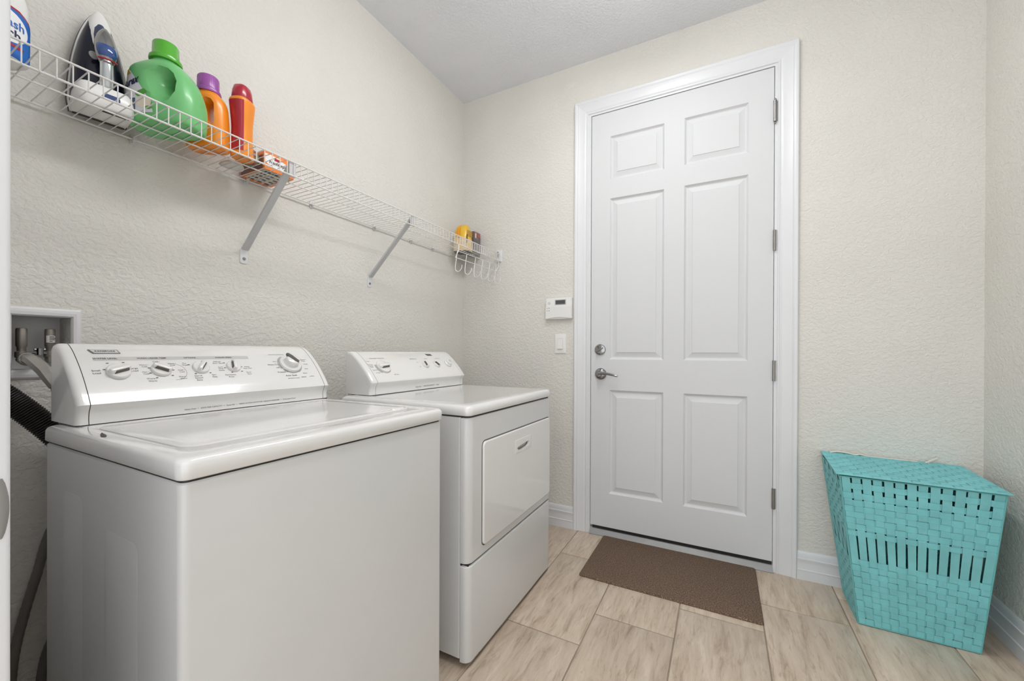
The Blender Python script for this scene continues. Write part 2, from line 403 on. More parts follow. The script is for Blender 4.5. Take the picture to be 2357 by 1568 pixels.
# ------------------------------------------------------------------ wall devices
FB = FR((0, 0, 0), X, Z, (0, -1, 0))
t = thing('alarm_keypad', (.724, 0, 1.345), 'white alarm keypad with small dark display on wall left of the door', 'keypad')
mb = MB(); mb.slab(FB, .724, 1.345, .172, .130, .004, 0, .026, .004); obj('housing', mb, M_PLASTIC, t)
mb = MB(); poly = [(.640, 1.283)] + [(.640 + .168 * i / 12, 1.283 + .0085 * math.sin(math.pi * i / 12)) for i in range(1, 12)] + [(.808, 1.283), (.808, 1.357), (.640, 1.357)]
mb.prism(poly, FB, .026, .0305); obj('flip_cover', mb, M_PLASTIC, t)
mb = MB(); mb.slab(FB, .737, 1.383, .073, .033, .002, .026, .0275); sc_ = obj('display_bezel', mb, mat('bezel', (186, 187, 190), .3), t)
mb = MB(); mb.slab(FB, .737, 1.383, .062, .024, .001, .0275, .0282); obj('display', mb, mat('lcd', (82, 84, 84), .25), t)
mb = MB(); dcyl(mb, (.664, -.026, 1.379), [(.009, 0), (.009, .0006), (0, .0008)]); obj('speaker_grille', mb, mat('grille', (208, 208, 208), .5), t)
mb = MB()
for z_ in (1.348, 1.333):
    mb.slab(FB, .664, z_, .003, .006, .0008, .0305, .0310, seg=2); mb.slab(FB, .652, z_, .008, .0015, .0005, .0305, .031, seg=2)
obj('indicator', mb, M_PRINTD, t)
t = thing('light_switch', (.729, 0, 1.128), 'white rocker light switch on wall below the alarm keypad', 'light switch')
mb = MB(); mb.slab(FB, .729, 1.128, .072, .119, .003, 0, .006, .003); obj('wall_plate', mb, M_PLASTIC, t)
mb = MB(); mb.slab(FB, .729, 1.128, .036, .070, .002, .006, .0068); obj('switch_frame', mb, mat('bezelw', (206, 206, 205), .4), t)
mb = MB(); mb.loft([[Vector((x_, -y_, z_)) for x_, y_, z_ in ((.713, .0068, 1.0955), (.745, .0068, 1.0955), (.745, .0068, 1.1605), (.713, .0068, 1.1605))], [Vector((x_, -y_, z_)) for x_, y_, z_ in ((.713, .0125, 1.097), (.745, .0125, 1.097), (.745, .0075, 1.1605), (.713, .0075, 1.1605))]]); obj('rocker', mb, M_PLASTIC, t, smooth=False)
for z_ in (1.076, 1.180):
    mb = MB(); dcyl(mb, (.729, -.006, z_), [(.0028, 0), (.0024, .0008), (0, .001)], 12); obj('screw', mb, M_PLASTIC, t)

# ceiling lamp (out of frame)
t = thing('ceiling_light', (1.28, -1.22, CH), 'long white fluorescent wraparound fixture centred on the ceiling', 'ceiling light')
mb = MB(); mb.box((1.17, -1.84, CH - .03), (1.39, -.60, CH), .004); obj('fixture_body', mb, M_PLASTIC, t)
le, ltree, lb = nt('lamp_diffuser'); lb.inputs['Emission Color'].default_value = (.985, .985, 1, 1); lb.inputs['Emission Strength'].default_value = LAMP_STRENGTH
mb = MB(); prof = [(-.1, -.03), (-.098, -.055), (-.085, -.075), (-.06, -.085), (.06, -.085), (.085, -.075), (.098, -.055), (.1, -.03)]
mb.loft([[Vector((1.28 + p[0], y_, CH + p[1])) for p in prof] for y_ in (-1.83, -.61)]); obj('diffuser', mb, le, t)

# ------------------------------------------------------------------ washer outlet box
FL = FR((0, 0, 0), Y, Z, X)
t = thing('washer_outlet_box', (0, -1.97, 1.095), 'white recessed laundry outlet box in the left wall', 'outlet box')
mb = MB(); y0, y1, z0, z1 = BOX
R = []
for ins, d in ((0, 0), (0, .003), (.004, .006), (.010, .0075), (.016, .006), (.019, .002), (.019, -.085)):
    R.append([Vector((d, y_, z_)) for y_, z_ in ((y0 + ins, z0 + ins * 1.2), (y1 - ins, z0 + ins * 1.2), (y1 - ins, z1 - ins * 1.2), (y0 + ins, z1 - ins * 1.2))])
mb.loft(R, cap=False); e = len(mb.v); mb.f.append((e - 4, e - 3, e - 2, e - 1)); mb.mi.append(0)
obj('box_frame', mb, mat('box_plastic', (222, 222, 223), .35), t, ang=20)
M_BRASS = mat('aged_brass', (150, 145, 138), .36, metal=.6, var=.2)
for k, yc in enumerate((-2.0, -1.949)):
    mb = MB(); mb.lathe([(.004, .078), (.0095, .077), (.0105, .073), (.0105, .03), (.0085, .026), (.0085, .016), (.012, .014), (.012, 0), (.008, -.004), (0, -.004)], FR((-.035, yc, 1.058), X, Y, Z), 20)
    v = obj('shutoff_valve', mb, M_BRASS, t)
    mb = MB(); mb.tube([(-.035, yc, 1.052), (.0, yc, 1.052)], .0105, 16); mb.tube([(0, yc, 1.052), (.006, yc, 1.052)], .014, 6); obj('valve_outlet', mb, M_BRASS, v)
mb = MB(); mb.tube([(-.03, -2.0, 1.068), (-.03, -1.949, 1.068)], .0045, 10); mb.tube([(-.02, -1.974, 1.068), (-.004, -1.974, 1.072)], .004, 10); mb.tube([(-.004, -1.974, 1.064), (-.004, -1.974, 1.082)], .0065, 10); mb.tube([(-.008, -1.984, 1.078), (-.008, -1.964, 1.078)], .0045, 8); obj('valve_lever', mb, M_CHROME, t)
mb = MB(); fr = FR((-.0242, -1.946, 1.105), Y, Z, X)
R = []
for a in range(7):
    an = math.radians(-52 + a * 17); R.append([Vector((-.035 + .0108 * math.cos(an), -1.949 + .0108 * math.sin(an), z_)) for z_ in (1.098, 1.117)])
for a in range(6):
    mb.add([R[a][0], R[a + 1][0], R[a + 1][1], R[a][1]], [(0, 1, 2, 3)])
lb_ = obj('sticker', mb, mat('sticker_white', (226, 224, 220), .5), t, recalc=False)
mb = MB()
for z_, w2 in ((1.114, .010), (1.110, .012), (1.106, .011), (1.1015, .007)): mb.add([(-.0238, -1.9535 + .001, z_ - .001), (-.0240, -1.9535 + w2, z_ - .001), (-.0240, -1.9535 + w2, z_ + .001), (-.0238, -1.9525, z_ + .001)], [(0, 1, 2, 3)])
obj('sticker_print', mb, M_PRINTD, t, recalc=False)
M_HOSE = mat('hose_grey', (112, 108, 100), .5, var=.15, bmp=(220, .4, .001))
# supply hose
t = thing('water_supply_hose', (.03, -2.02, 1.05), 'short grey braided supply hose dropping from the outlet box behind the washer', 'hose')
path = [(.004, -2.0, 1.052), (.03, -2.002, 1.056), (.06, -2.0, 1.050), (.09, -1.988, 1.025), (.115, -1.975, .985), (.125, -1.965, .93), (.125, -1.96, .86)]
mb = MB(); mb.tube(path, .0095, 14); obj('hose_tube', mb, M_HOSE, t)
mb = MB(); mb.tube([(.006, -2.0, 1.052), (.022, -2.001, 1.055)], .0155, 18)
for k in range(6): mb.tube([(.007 + k * .0026, -2.0, 1.0525), (.0082 + k * .0026, -2.0, 1.0525)], .0163, 18)
obj('coupling', mb, M_BRASS, t)
mb = MB(); mb.tube(path[1:5], [.013, .0145, .015, .012], 6); obj('protective_sleeve', mb, mat('sleeve', (150, 145, 138), .35, coat=.4, var=.2), t)
# drain hose corrugated
t = thing('drain_hose', (.06, -2.02, .95), 'black corrugated drain hose slanting down behind the washer', 'hose')
P0, P1 = Vector((.03, -2.12, 1.035)), Vector((.10, -1.93, .80)); mb = MB(); pts = []; rad = []
for i in range(181):
    t_ = i / 180; p = P0.lerp(P1, t_); p.z += .02 * math.sin(math.pi * t_) ; pts.append(p); rad.append(.0285 if i % 3 else .0255)
mb.tube(pts, rad, 18); obj('hose_tube', mb, M_RUBBER, t, ang=60)
# floor hoses
for k, (pth, lab) in enumerate((
    ([(.045, -1.93, .70), (.035, -1.968, .585), (.03, -1.985, .50), (.03, -2.008, .40), (.032, -2.026, .30), (.03, -2.03, .20), (.03, -2.02, .08), (.04, -1.99, .011), (.09, -1.93, .011)], 'long grey ribbed hose curving down the left wall beside the washer'),
    ([(.035, -1.94, .36), (.03, -1.967, .285), (.03, -1.979, .21), (.03, -1.98, .10), (.05, -1.96, .012), (.12, -1.9, .011)], 'short grey ribbed hose low behind the washer, right of the longer one'))):
    pts = []
    for i in range(len(pth) - 1):
        a, b = Vector(pth[i]), Vector(pth[i + 1])
        pm = Vector(pth[i - 1]) if i else a * 2 - b; pn = Vector(pth[i + 2]) if i + 2 < len(pth) else b * 2 - a
        for q in range(10):
            u_ = q / 10; pts.append(.5 * ((2 * a) + (b - pm) * u_ + (2 * pm - 5 * a + 4 * b - pn) * u_ ** 2 + (3 * a - pm - 3 * b + pn) * u_ ** 3))
    pts.append(Vector(pth[-1])); mb = MB(); mb.tube(pts, [.0095 + (.0006 if i % 2 else 0) for i in range(len(pts))], 14); tag(obj('flexible_hose', mb, M_HOSE), lab, 'hose', 'ribbed hoses on the left wall')

# ------------------------------------------------------------------ drape helper for consoles
def make_drape(prof, start):
    """prof: list of (x,z) front outline going upward; returns fn(y, s, h) at arc length s from prof[start]"""
    P = prof[start:]
    L = [0]
    for i in range(len(P) - 1): L.append(L[-1] + math.dist(P[i], P[i + 1]))
    def fn(y_, s, h=0.0006):
        s = max(min(s, L[-1] - 1e-6), -.2)
        i = 0
        while i < len(P) - 2 and L[i + 1] < s: i += 1
        t_ = (s - L[i]) / (L[i + 1] - L[i]); a, b = P[i], P[i + 1]
        dx, dz = b[0] - a[0], b[1] - a[1]; l = math.hypot(dx, dz); nx, nz = dz / l, -dx / l
        if nx < 0: nx, nz = -nx, -nz
        return Vector((a[0] + dx * t_ + nx * h, y_, a[1] + dz * t_ + nz * h))
    def s_of_z(z_):
        for i in range(len(P) - 1):
            if P[i][1] <= z_ <= P[i + 1][1]: return L[i] + (z_ - P[i][1]) / (P[i + 1][1] - P[i][1]) * (L[i + 1] - L[i])
        return L[-1]
    return fn, s_of_z
def smooth_prof(pts, n=4):
    out = []
    for i in range(len(pts) - 1):
        a, b = Vector(pts[i]), Vector(pts[i + 1]); pm = Vector(pts[i - 1]) if i else a * 2 - b; pn = Vector(pts[i + 2]) if i + 2 < len(pts) else b * 2 - a
        for q in range(n):
            u_ = q / n; v_ = .5 * ((2 * a) + (b - pm) * u_ + (2 * pm - 5 * a + 4 * b - pn) * u_ ** 2 + (3 * a - pm - 3 * b + pn) * u_ ** 3); out.append((v_.x, v_.y))
    out.append(tuple(pts[-1])); return out
def console(prof, back, y_a, y_b, parent, seamw, name='console'):
    """mid panel plus two end caps with rounded outer edges"""
    full = [(back, prof[0][1])] + list(prof) + [(back, prof[-1][1] - .004)]
    cx, cz = back, prof[0][1]
    mb = MB(); g = .0008
    mb.loft([[Vector((p[0], y_, p[1])) for p in full] for y_ in (y_a + seamw + g, y_b - seamw - g)])
    mid = obj(name, mb, M_CONSOLE, parent, ang=28)
    for side in (0, 1):
        ye, yi = (y_a, y_a + seamw - g) if side == 0 else (y_b, y_b - seamw + g); d = 1 if side == 0 else -1
        R = []; rb = .012
        for k in range(5):
            a = k / 4 * math.pi / 2; ins = rb * (1 - math.sin(a)); yy = ye + d * rb * (1 - math.cos(a))
            ring = []
            for i, p in enumerate(full):
                px_, pz_ = p
                L_ = math.hypot(px_ - cx, pz_ - cz) or 1
                q = max(0, 1 - ins / max(L_, .02)) if i not in (0,) else 1
                nx_ = cx + (px_ - cx) * q; nz_ = pz_ if pz_ <= prof[0][1] + .001 else cz + (pz_ - cz) * q
                ring.append(Vector((nx_, yy, nz_)))
            R.append(ring)
        R.append([Vector((p[0], yi, p[1])) for p in full]); mb = MB(); mb.loft(R); obj('end_cap', mb, M_CONSOLE, parent, ang=28)
    for y_ in (y_a + seamw, y_b - seamw):
        mb = MB(); s_ = [(back + .01, prof[0][1] + .001)] + [(p[0] - .0006, p[1] - .0003) for p in prof] ; s_.append((back + .01, prof[-1][1] - .006))
        mb.loft([[Vector((p[0], q_, p[1])) for p in s_] for q_ in (y_ - .001, y_ + .001)])
        obj('seam', mb, M_DARK, parent)
    mb = MB(); mb.box((back + .004, y_a + .006, prof[0][1] - .003), (prof[0][0] - .0015, y_b - .004, prof[0][1] + .0005)); obj('base_gasket', mb, M_DARK, parent)
    return mid
def knob(parent, fn, y_, s, rx, bar_ang, style='bar', mat_=None):
    o = fn(y_, s, 0); o2 = fn(y_, s + .005, 0); v_ = (o2 - o).normalized(); u_ = Y; n_ = u_.cross(v_)
    if n_.x < 0: n_ = -n_
    fr = FR(o, u_, v_, n_); mb = MB()
    mb.lathe([(rx, 0), (rx, .004), (rx * .97, .0065), (rx * .9, .008), (0, .009)], fr, 32)
    k = obj('knob', mb, mat_ or M_CONSOLE, parent)
    c_, s_ = math.cos(bar_ang), math.sin(bar_ang); uu = u_ * c_ + v_ * s_; vv = v_ * c_ - u_ * s_
    mb = MB(); f2 = FR(o, uu, vv, n_)
    mb.rings(f2, [(0, 0, rx * 1.9, rx * .62, rx * .25, .006), (0, 0, rx * 1.86, rx * .55, rx * .22, .014), (0, 0, rx * 1.7, rx * .40, rx * .18, .0175), (0, 0, rx * 1.5, rx * .25, rx * .12, .0185)])
    obj('grip', mb, mat_ or M_CONSOLE, k)
    mb = MB(); mb.loft([[f2[0] + f2[1] * (a * rx) + f2[2] * (-rx * .35) + f2[3] * h for a, h in ((-.62, .0078), (.72, .0078), (.66, .0145), (-.5, .0145))], [f2[0] + f2[1] * (a * rx) + f2[2] * (-rx * .235) + f2[3] * h for a, h in ((-.62, .0078), (.72, .0078), (.66, .0165), (-.5, .0165))]])
    obj('grip_recess', mb, M_SLOT, k)
    return k
def arc_band(mb, fn, y_, s, r0, r1, a0, a1, h, n=28):
    vs = []; fs = []
    for i in range(n + 1):
        a = lerp(a0, a1, i / n)
        for r in (r0, r1): vs.append(fn(y_ + r * math.cos(a), s + r * math.sin(a), h))
    for i in range(n): fs.append((2 * i, 2 * i + 1, 2 * i + 3, 2 * i + 2))
    mb.add(vs, fs)

# ------------------------------------------------------------------ washer
WX0, WX1, WY0, WY1 = .235, .856, -2.02, -1.352
t = thing('washing_machine', ((WX0 + WX1) / 2, (WY0 + WY1) / 2, 0), 'white top-loading washing machine in the foreground, control panel against left wall', 'washing machine')
mb = MB(); fr0 = FR((0, 0, 0)); cx, cy = (WX0 + WX1) / 2, (WY0 + WY1) / 2; ww, wh = WX1 - WX0, WY1 - WY0
mb.rings(fr0, [(cx, cy, ww, wh, .014, .022), (cx, cy, ww, wh, .014, .8615), (cx, cy, ww - .006, wh - .006, .012, .8645)])
# pressed ribs on both sides
for sgn, yy in ((-1, WY0), (1, WY1)):
    f = FR((0, yy, 0), X, Z, (0, sgn, 0))
    for xa, xb, zt in ((.345, .456, .775), (.565, .705, .735)):
        mb.rings(f, [((xa + xb) / 2, (zt + .06) / 2, xb - xa, zt - .06, .02, 0), ((xa + xb) / 2, (zt + .06) / 2, xb - xa - .008, zt - .068, .018, .0007)])
obj('cabinet', mb, M_ENAMEL_SIDE, t)
for x_ in (WX0 + .05, WX1 - .05):
    for y_ in (WY0 + .05, WY1 - .05):
        mb = MB(); mb.lathe([(.018, 0), (.018, .012), (.008, .014), (.008, .024)], FR((x_, y_, 0), X, Y, Z), 16); obj('foot', mb, M_RUBBER, t)
mb = MB(); tz = .905; tcx, tcy, tw, th = (WX0 + .862) / 2, cy, .862 - WX0, wh + .008
lx0, lx1, ly0, ly1 = .372, .775, -1.978, -1.394; lcx, lcy, lw, lh = (lx0 + lx1) / 2, (ly0 + ly1) / 2, lx1 - lx0, ly1 - ly0
L = [(tcx, tcy, tw - .006, th - .006, .014, .8695), (tcx, tcy, tw, th, .018, .8725), (tcx, tcy, tw, th, .02, .8935)]
for i in range(1, 6):
    a = i / 5 * math.pi / 2; L.append((tcx - .006 * math.sin(a) * 0, tcy, tw - .022 * (1 - math.cos(a)), th - .020 * (1 - math.cos(a)), .021, .8935 + .0108 * math.sin(a)))
L += [(tcx, tcy, tw - .055, th - .038, .03, .9048), (lcx, lcy, lw + .012, lh + .012, .036, .9048), (lcx, lcy, lw + .004, lh + .004, .032, .9030), (lcx, lcy, lw + .002, lh + .002, .031, .900)]
mb.rings(fr0, L, seg=8); obj('top_panel', mb, M_ENAMEL, t, ang=50)
mb = MB(); mb.rings(fr0, [(lcx, lcy, lw, lh, .03, .899), (lcx, lcy, lw, lh, .03, .9042), (lcx, lcy, lw - .006, lh - .006, .028, .9062), (lcx, lcy, lw - .05, lh - .05, .02, .9050), (lcx, lcy, lw - .08, lh - .08, .015, .9046)], seg=8)
lid = obj('lid', mb, M_ENAMEL, t, ang=50)
mb = MB(); mb.rings(fr0, [(lx1 - .012, ly1 - .05, .016, .05, .007, .906), (lx1 - .012, ly1 - .05, .012, .044, .006, .0095 + .9)], seg=4); obj('lid_bumper', mb, M_ENAMEL, lid)
# seam shadow gap between top and cabinet
mb = MB(); mb.rings(fr0, [(cx, cy, ww - .008, wh - .008, .01, .862), (cx, cy, ww - .008, wh - .008, .01, .872)]); obj('lid_gap', mb, M_DARK, t)
mb = MB(); mb.add([(.466, -1.9945, .9053), (.490, -2.004, .9053), (.518, -2.0115, .9053), (.530, -2.0095, .9053), (.524, -2.004, .9053), (.500, -1.9985, .9053)], [(0, 1, 2, 3, 4, 5)])
obj('paint_chip', mb, mat('chip', (70, 66, 62), .6), t, recalc=False, label='dark paint chip on the near left corner')
WP = smooth_prof([(.334, .907), (.3325, .920), (.335, .936), (.3425, .950)], 3)[:-1] + smooth_prof([(.3435, .953), (.3348, .9665), (.3257, .980), (.3027, 1.010), (.2752, 1.040), (.2413, 1.070), (.219, 1.085), (.2034, 1.092), (.195, 1.0935), (.188, 1.0935)], 6)
console(WP, .182, -1.998, -1.348, t, .022)
ist = min(range(len(WP)), key=lambda i: abs(WP[i][1] - .953)); wf, ws = make_drape(WP, ist)
for y_, z_, r_, a_ in ((-1.912, 1.0235, .0235, .35), (-1.826, 1.0255, .0225, -.55), (-1.734, 1.0275, .0205, .95), (-1.647, 1.028, .0195, 1.35 + math.pi)):
    knob(t, wf, y_, ws(z_), r_, a_)
sd = ws(1.030); yd = -1.464
for ra, a0, a1 in ((.042, 110, 205), (.0405, 215, 238), (.0405, -62, 40)):
    mb = MB(); arc_band(mb, wf, yd, sd, .026, ra, math.radians(a0), math.radians(a1), .0006); obj('dial_scale', mb, mat('scale_grey', (176, 175, 173), .4), t, recalc=False)
o_ = wf(yd, sd, 0); v_ = (wf(yd, sd + .005, 0) - o_).normalized(); n_ = Y.cross(v_); frd = FR(o_, Y, v_, n_)
mb = MB(); mb.lathe([(.036, .001), (.036, .006), (.034, .009), (.024, .010), (.0235, .014), (0, .014)], frd, 40); dl = obj('cycle_dial', mb, M_CONSOLE, t)
mb = MB(); mb.lathe([(.022, .012), (.022, .024), (.0205, .029), (.016, .031), (0, .0315)], frd, 32); dk = obj('dial_knob', mb, M_CONSOLE, dl)
an = math.radians(-58); uu = Y * math.cos(an) + v_ * math.sin(an); vv = v_ * math.cos(an) - Y * math.sin(an); f2 = FR(o_, uu, vv, n_)
mb = MB(); mb.loft([[f2[0] + f2[1] * a + f2[2] * b + f2[3] * h for a, b in ((-.029, -.001), (-.022, -.007), (.012, -.0055), (.020, -.002), (.018, .005), (-.012, .007), (-.026, .0045))] for h in (.026, .0335)]); obj('dial_pointer', mb, M_SLOT, dl)
# printing
mb = MB()
def seg_quad(mb, fn, ya, yb, sa, sb, h=.0005, n=1, skew=0):
    for i in range(n):
        u0, u1 = i / n, (i + 1) / n
        mb.add([fn(lerp(ya, yb, u0), sa, h), fn(lerp(ya, yb, u1), sa, h), fn(lerp(ya, yb, u1) - skew, sb, h), fn(lerp(ya, yb, u0) - skew, sb, h)], [(0, 1, 2, 3)])
sb_ = ws(1.056); seg_quad(mb, wf, -1.948, -1.588, sb_ - .0065, sb_ + .0065, .0004); obj('title_band', mb, M_BANDGREY, t, recalc=False)
mb = MB()
for txt, y_, sz in (('WATER LEVEL', -1.926, .0071), ('WASH | RINSE TEMP', -1.834, .0070), ('OPTIONS', -1.748, .0070), ('WASHER SPEED', -1.660, .0066)):
    mb = MB(); put_text(mb, txt, None, y_, sb_, sz, .0008, fn=wf, bold=.012); obj('title_lettering', mb, M_PRINTD, t, recalc=False)
def lab(y_, z_, lines, sz=.0075):
    mb = MB()
    for i, l_ in enumerate(lines): put_text(mb, l_, None, y_, ws(z_) - i * sz * 1.1, sz, .0006, fn=wf)
    obj('printed_legend', mb, M_PRINT, t, recalc=False)
lab(-1.951, 1.028, ['Small', 'Load']); lab(-1.8805, 1.031, ['Large', 'Load'])
lab(-1.858, 1.039, ['Warm /', 'Cold'], .0058); lab(-1.860, 1.021, ['Hot /', 'Cold'], .0058); lab(-1.852, 1.004, ['Warm /', 'Warm'], .0068); lab(-1.829, 1.047, ['Cold /'], .0062)
lab(-1.797, 1.041, ['Warm /', 'Cold'], .0058); lab(-1.782, 1.023, ['Cold /', 'Cold'], .006); lab(-1.784, 1.006, ['Warm /', 'Warm'], .006)
lab(-1.768, 1.041, ['Pre', 'Wash'], .0062); lab(-1.748, 1.006, ['Start &', 'Second', 'Rinse'], .0066); lab(-1.708, 1.007, ['Spin', 'Only'], .0066)
lab(-1.684, 1.044, ['Delicate', 'Slow / Slow'], .0060); lab(-1.683, 1.028, ['Hand', 'Wash', 'Gentle'], .0058); lab(-1.664, 1.005, ['Permanent', 'Press'], .0068); lab(-1.608, 1.027, ['Heavy', 'Fast / Fast'], .0060); lab(-1.610, 1.010, ['Drain', 'Slow'], .0060)
lab(-1.512, 1.041, ['Soak'], .006); lab(-1.520, 1.031, ['Heavy Duty'], .0085); lab(-1.511, 1.021, ['Light'], .0065); lab(-1.506, 1.006, ['Prewash'], .0082); lab(-1.478, .994, ['Auto Soak'], .0095)
lab(-1.474, .985, ['permanent press'], .006); lab(-1.436, .987, ['delicate'], .006); lab(-1.405, .988, ['medium'], .006); lab(-1.490, 1.064, ['Normal Cycle Rinse'], .0065)
lab(-1.408, 1.046, ['Permanent', 'Press'], .0068); lab(-1.405, 1.030, ['Casual'], .006); lab(-1.412, 1.014, ['Knits'], .006); lab(-1.425, .999, ['Rinse'], .0068)
f3, s3 = make_drape(WP, 0); mb = MB()
put_text(mb, 'Heavy Duty   \u2022   KING SIZE CAPACITY   \u2022   Quiet Pak   \u2022   TRIPLE ACTION AGITATOR + BLEACH DISPENSER   \u2022   Three Speed Motor', None, -1.792, .011, .0056, .0006, fn=f3, align='LEFT')
obj('printed_slogan', mb, M_PRINT, t, recalc=False)
for y_, z_ in ((-1.936, 1.030), (-1.926, 1.045), (-1.896, 1.046), (-1.850, 1.031), (-1.851, 1.018), (-1.841, 1.006), (-1.826, 1.044), (-1.800, 1.024), (-1.806, 1.010), (-1.759, 1.037), (-1.752, 1.012), (-1.715, 1.013), (-1.722, 1.046), (-1.667, 1.040), (-1.671, 1.026), (-1.657, 1.012), (-1.628, 1.014), (-1.624, 1.027), (-1.640, 1.047)):
    mb = MB(); seg_quad(mb, wf, y_ - .0025, y_ + .0025, ws(z_) - .0012, ws(z_) + .0012); obj('dial_mark', mb, M_PRINTD, t, recalc=False)
mb = MB(); arc_band(mb, wf, -1.80, ws(1.020), .0285, .0291, math.radians(-95), math.radians(95), .0005); obj('legend_arc', mb, M_PRINT, t, recalc=False)
mb = MB(); sA, sB = ws(1.068), ws(1.077)
pl = [(-1.951, sB), (-1.897, sB), (-1.893, sA), (-1.944, sA)]
mb.loft([[wf(a, b, .0) for a, b in pl], [wf(a, b, .0025) for a, b in pl]]); bd = obj('badge', mb, M_CHROME, t)
mb = MB(); pl2 = [(-1.948, sB - .0012), (-1.8985, sB - .0012), (-1.8955, sA + .0012), (-1.942, sA + .0012)]
mb.loft([[wf(a, b, .002) for a, b in pl2], [wf(a, b, .0028) for a, b in pl2]]); obj('badge_face', mb, mat('badgef', (205, 205, 205), .3), bd)
mb = MB(); put_text(mb, 'KENMORE', None, -1.921, (sA + sB) / 2, .0075, .0031, fn=wf, bold=.02, spacing=1.15); obj('badge_lettering', mb, M_PRINTD, bd, recalc=False)

# ------------------------------------------------------------------ dryer
t = thing('clothes_dryer', (.55, -.85, 0), 'white front-loading clothes dryer beside the washing machine, nearest the door', 'clothes dryer')
EX0, EX1, EY0, EY1 = .225, .862, -1.213, -.486; cy = (EY0 + EY1) / 2; eh = EY1 - EY0
mb = MB(); SX = .826; mb.rings(fr0, [((EX0 + SX) / 2, cy, SX - EX0, eh, .006, .03), ((EX0 + SX) / 2, cy, SX - EX0, eh, .006, .853)])
for sgn, yy in ((-1, EY0), (1, EY1)):
    f = FR((0, yy, 0), X, Z, (0, sgn, 0)); xa, xb, zt = .42, .772, .785
    mb.rings(f, [((xa + xb) / 2, (zt + .07) / 2, xb - xa, zt - .07, .03, 0), ((xa + xb) / 2, (zt + .07) / 2, xb - xa - .008, zt - .078, .028, .0007)])
obj('cabinet', mb, M_ENAMEL_SIDE, t)
for x_ in (EX0 + .05, EX1 - .08):
    for y_ in (EY0 + .05, EY1 - .05):
        mb = MB(); mb.lathe([(.018, 0), (.018, .012), (.008, .014), (.008, .032)], FR((x_, y_, 0), X, Y, Z), 16); obj('foot', mb, M_RUBBER, t)
mb = MB(); mb.box((SX - .004, EY0 + .004, .03), (SX + .006, EY1 - .004, .852)); mb.box((SX, EY0 + .01, .345), (EX1 - .008, EY1 - .01, .356)); obj('panel_gap', mb, M_DARK, t)
# front panels: rounded in plan
FX = FR((0, 0, 0), Y, Z, X)
def front_panel(za, zb, hole=None, kick=False):
    mb = MB(); n = 6; rr = .026; pts = []
    pts.append((EY0, SX + .0015)); 
    for i in range(n + 1):
        a = i / n * math.pi / 2; pts.append((EY0 + rr * (1 - math.sin(math.pi / 2 - a)) if 0 else EY0 + rr - rr * math.cos(a), EX1 - rr + rr * math.sin(a)))
    right = [(EY0 + EY1 - p[0], p[1]) for p in reversed(pts)]
    out = pts + right; b = .006; R = []
    def ring(z_, ins, k=0):
        return [Vector((min(p[1], EX1) - ins - (k if p[1] > EX1 - .002 else 0), lerp(p[0], cy, ins / (eh / 2)), z_)) for p in out]
    zz = [(za, b)] + [(za + b * (1 - math.cos(a)), b * (1 - math.sin(a))) for a in (math.radians(q) for q in (25, 50, 75, 90))]
    for z_, ins in zz: R.append(ring(z_, ins))
    for z_, ins in reversed([(zb - (z_ - za), ins) for z_, ins in zz]): R.append(ring(z_, ins))
    mb.loft(R); return mb
mbU = front_panel(.3535, .852); up_ = obj('front_panel', mbU, M_ENAMEL_SIDE, t, ang=40)
mbD = front_panel(.016, .3475); lo_ = obj('lower_panel', mbD, M_ENAMEL_SIDE, t, ang=40)
# door: slightly proud with groove ring
dcy, dcz, dw, dh = (-1.127 - .512) / 2, (.757 + .388) / 2, .615, .369
f = FR((EX1, 0, 0), Y, Z, X)
mb = MB(); mb.rings(f, [(dcy, dcz, dw + .009, dh + .009, .022, -.004), (dcy, dcz, dw + .009, dh + .009, .022, .0004)]); gap_ = obj('door_gap', mb, mat('gapgrey', (92, 90, 87), .6), t)
mb = MB(); hy, hz, hw, hh = (-.887 - .732) / 2, .687, .155, .056
mb.slab(f, dcy, dcz, dw, dh, .018, -.004, .0075, .004, seg=8); dd = obj('dryer_door', mb, M_ENAMEL, t, ang=50)
poly_h = [(hy - .056, hz - .003), (hy + .0, hz + .003), (hy + .056, hz + .006), (hy + .059, hz - .0), (hy + .05, hz - .011), (hy + .03, hz - .017), (hy - .03, hz - .019), (hy - .050, hz - .014), (hy - .060, hz - .008)]
def pocket():
    c = MB(); c.loft([[Vector((EX1 + h, lerp(hy, p[0], k_), lerp(hz + .006, p[1], k_))) for p in poly_h] for k_, h in ((.70, -.014), (.9, -.006), (1, .0088), (1.02, .03))]); o = obj('cut', c, M_ENAMEL); bpy.context.view_layer.update(); return o
boolean(up_, pocket()); boolean(gap_, pocket()); boolean(dd, pocket())
mb = MB(); f7 = FR((EX1 + .0075, 0, 0), Y, Z, X)
mb.rings(f7, [(hy, hz, hw, hh, .004, -.0005), (hy, hz, hw - .002, hh - .002, .004, .0012), (hy, hz, hw - .004, hh - .004, .004, .0014)]); hp = obj('handle_plate', mb, M_ENAMEL, dd)
boolean(hp, pocket())
mb = MB(); mb.rings(fr0, [((EX0 + EX1) / 2, cy, EX1 - EX0 - .01, eh - .012, .02, .852), ((EX0 + EX1) / 2, cy, EX1 - EX0 - .01, eh - .012, .02, .862)]); obj('lid_gap', mb, M_DARK, t)
mb = MB(); ew = EX1 + .004 - EX0; ecx = (EX0 + EX1 + .004) / 2; L = [(ecx, cy, ew - .006, eh + .000, .02, .8585), (ecx, cy, ew, eh + .006, .024, .8615), (ecx, cy, ew, eh + .006, .026, .875)]
for i in range(1, 6):
    a = i / 5 * math.pi / 2; L.append((ecx, cy, ew - .034 * (1 - math.cos(a)), eh + .006 - .034 * (1 - math.cos(a)), .026, .875 + .019 * math.sin(a)))
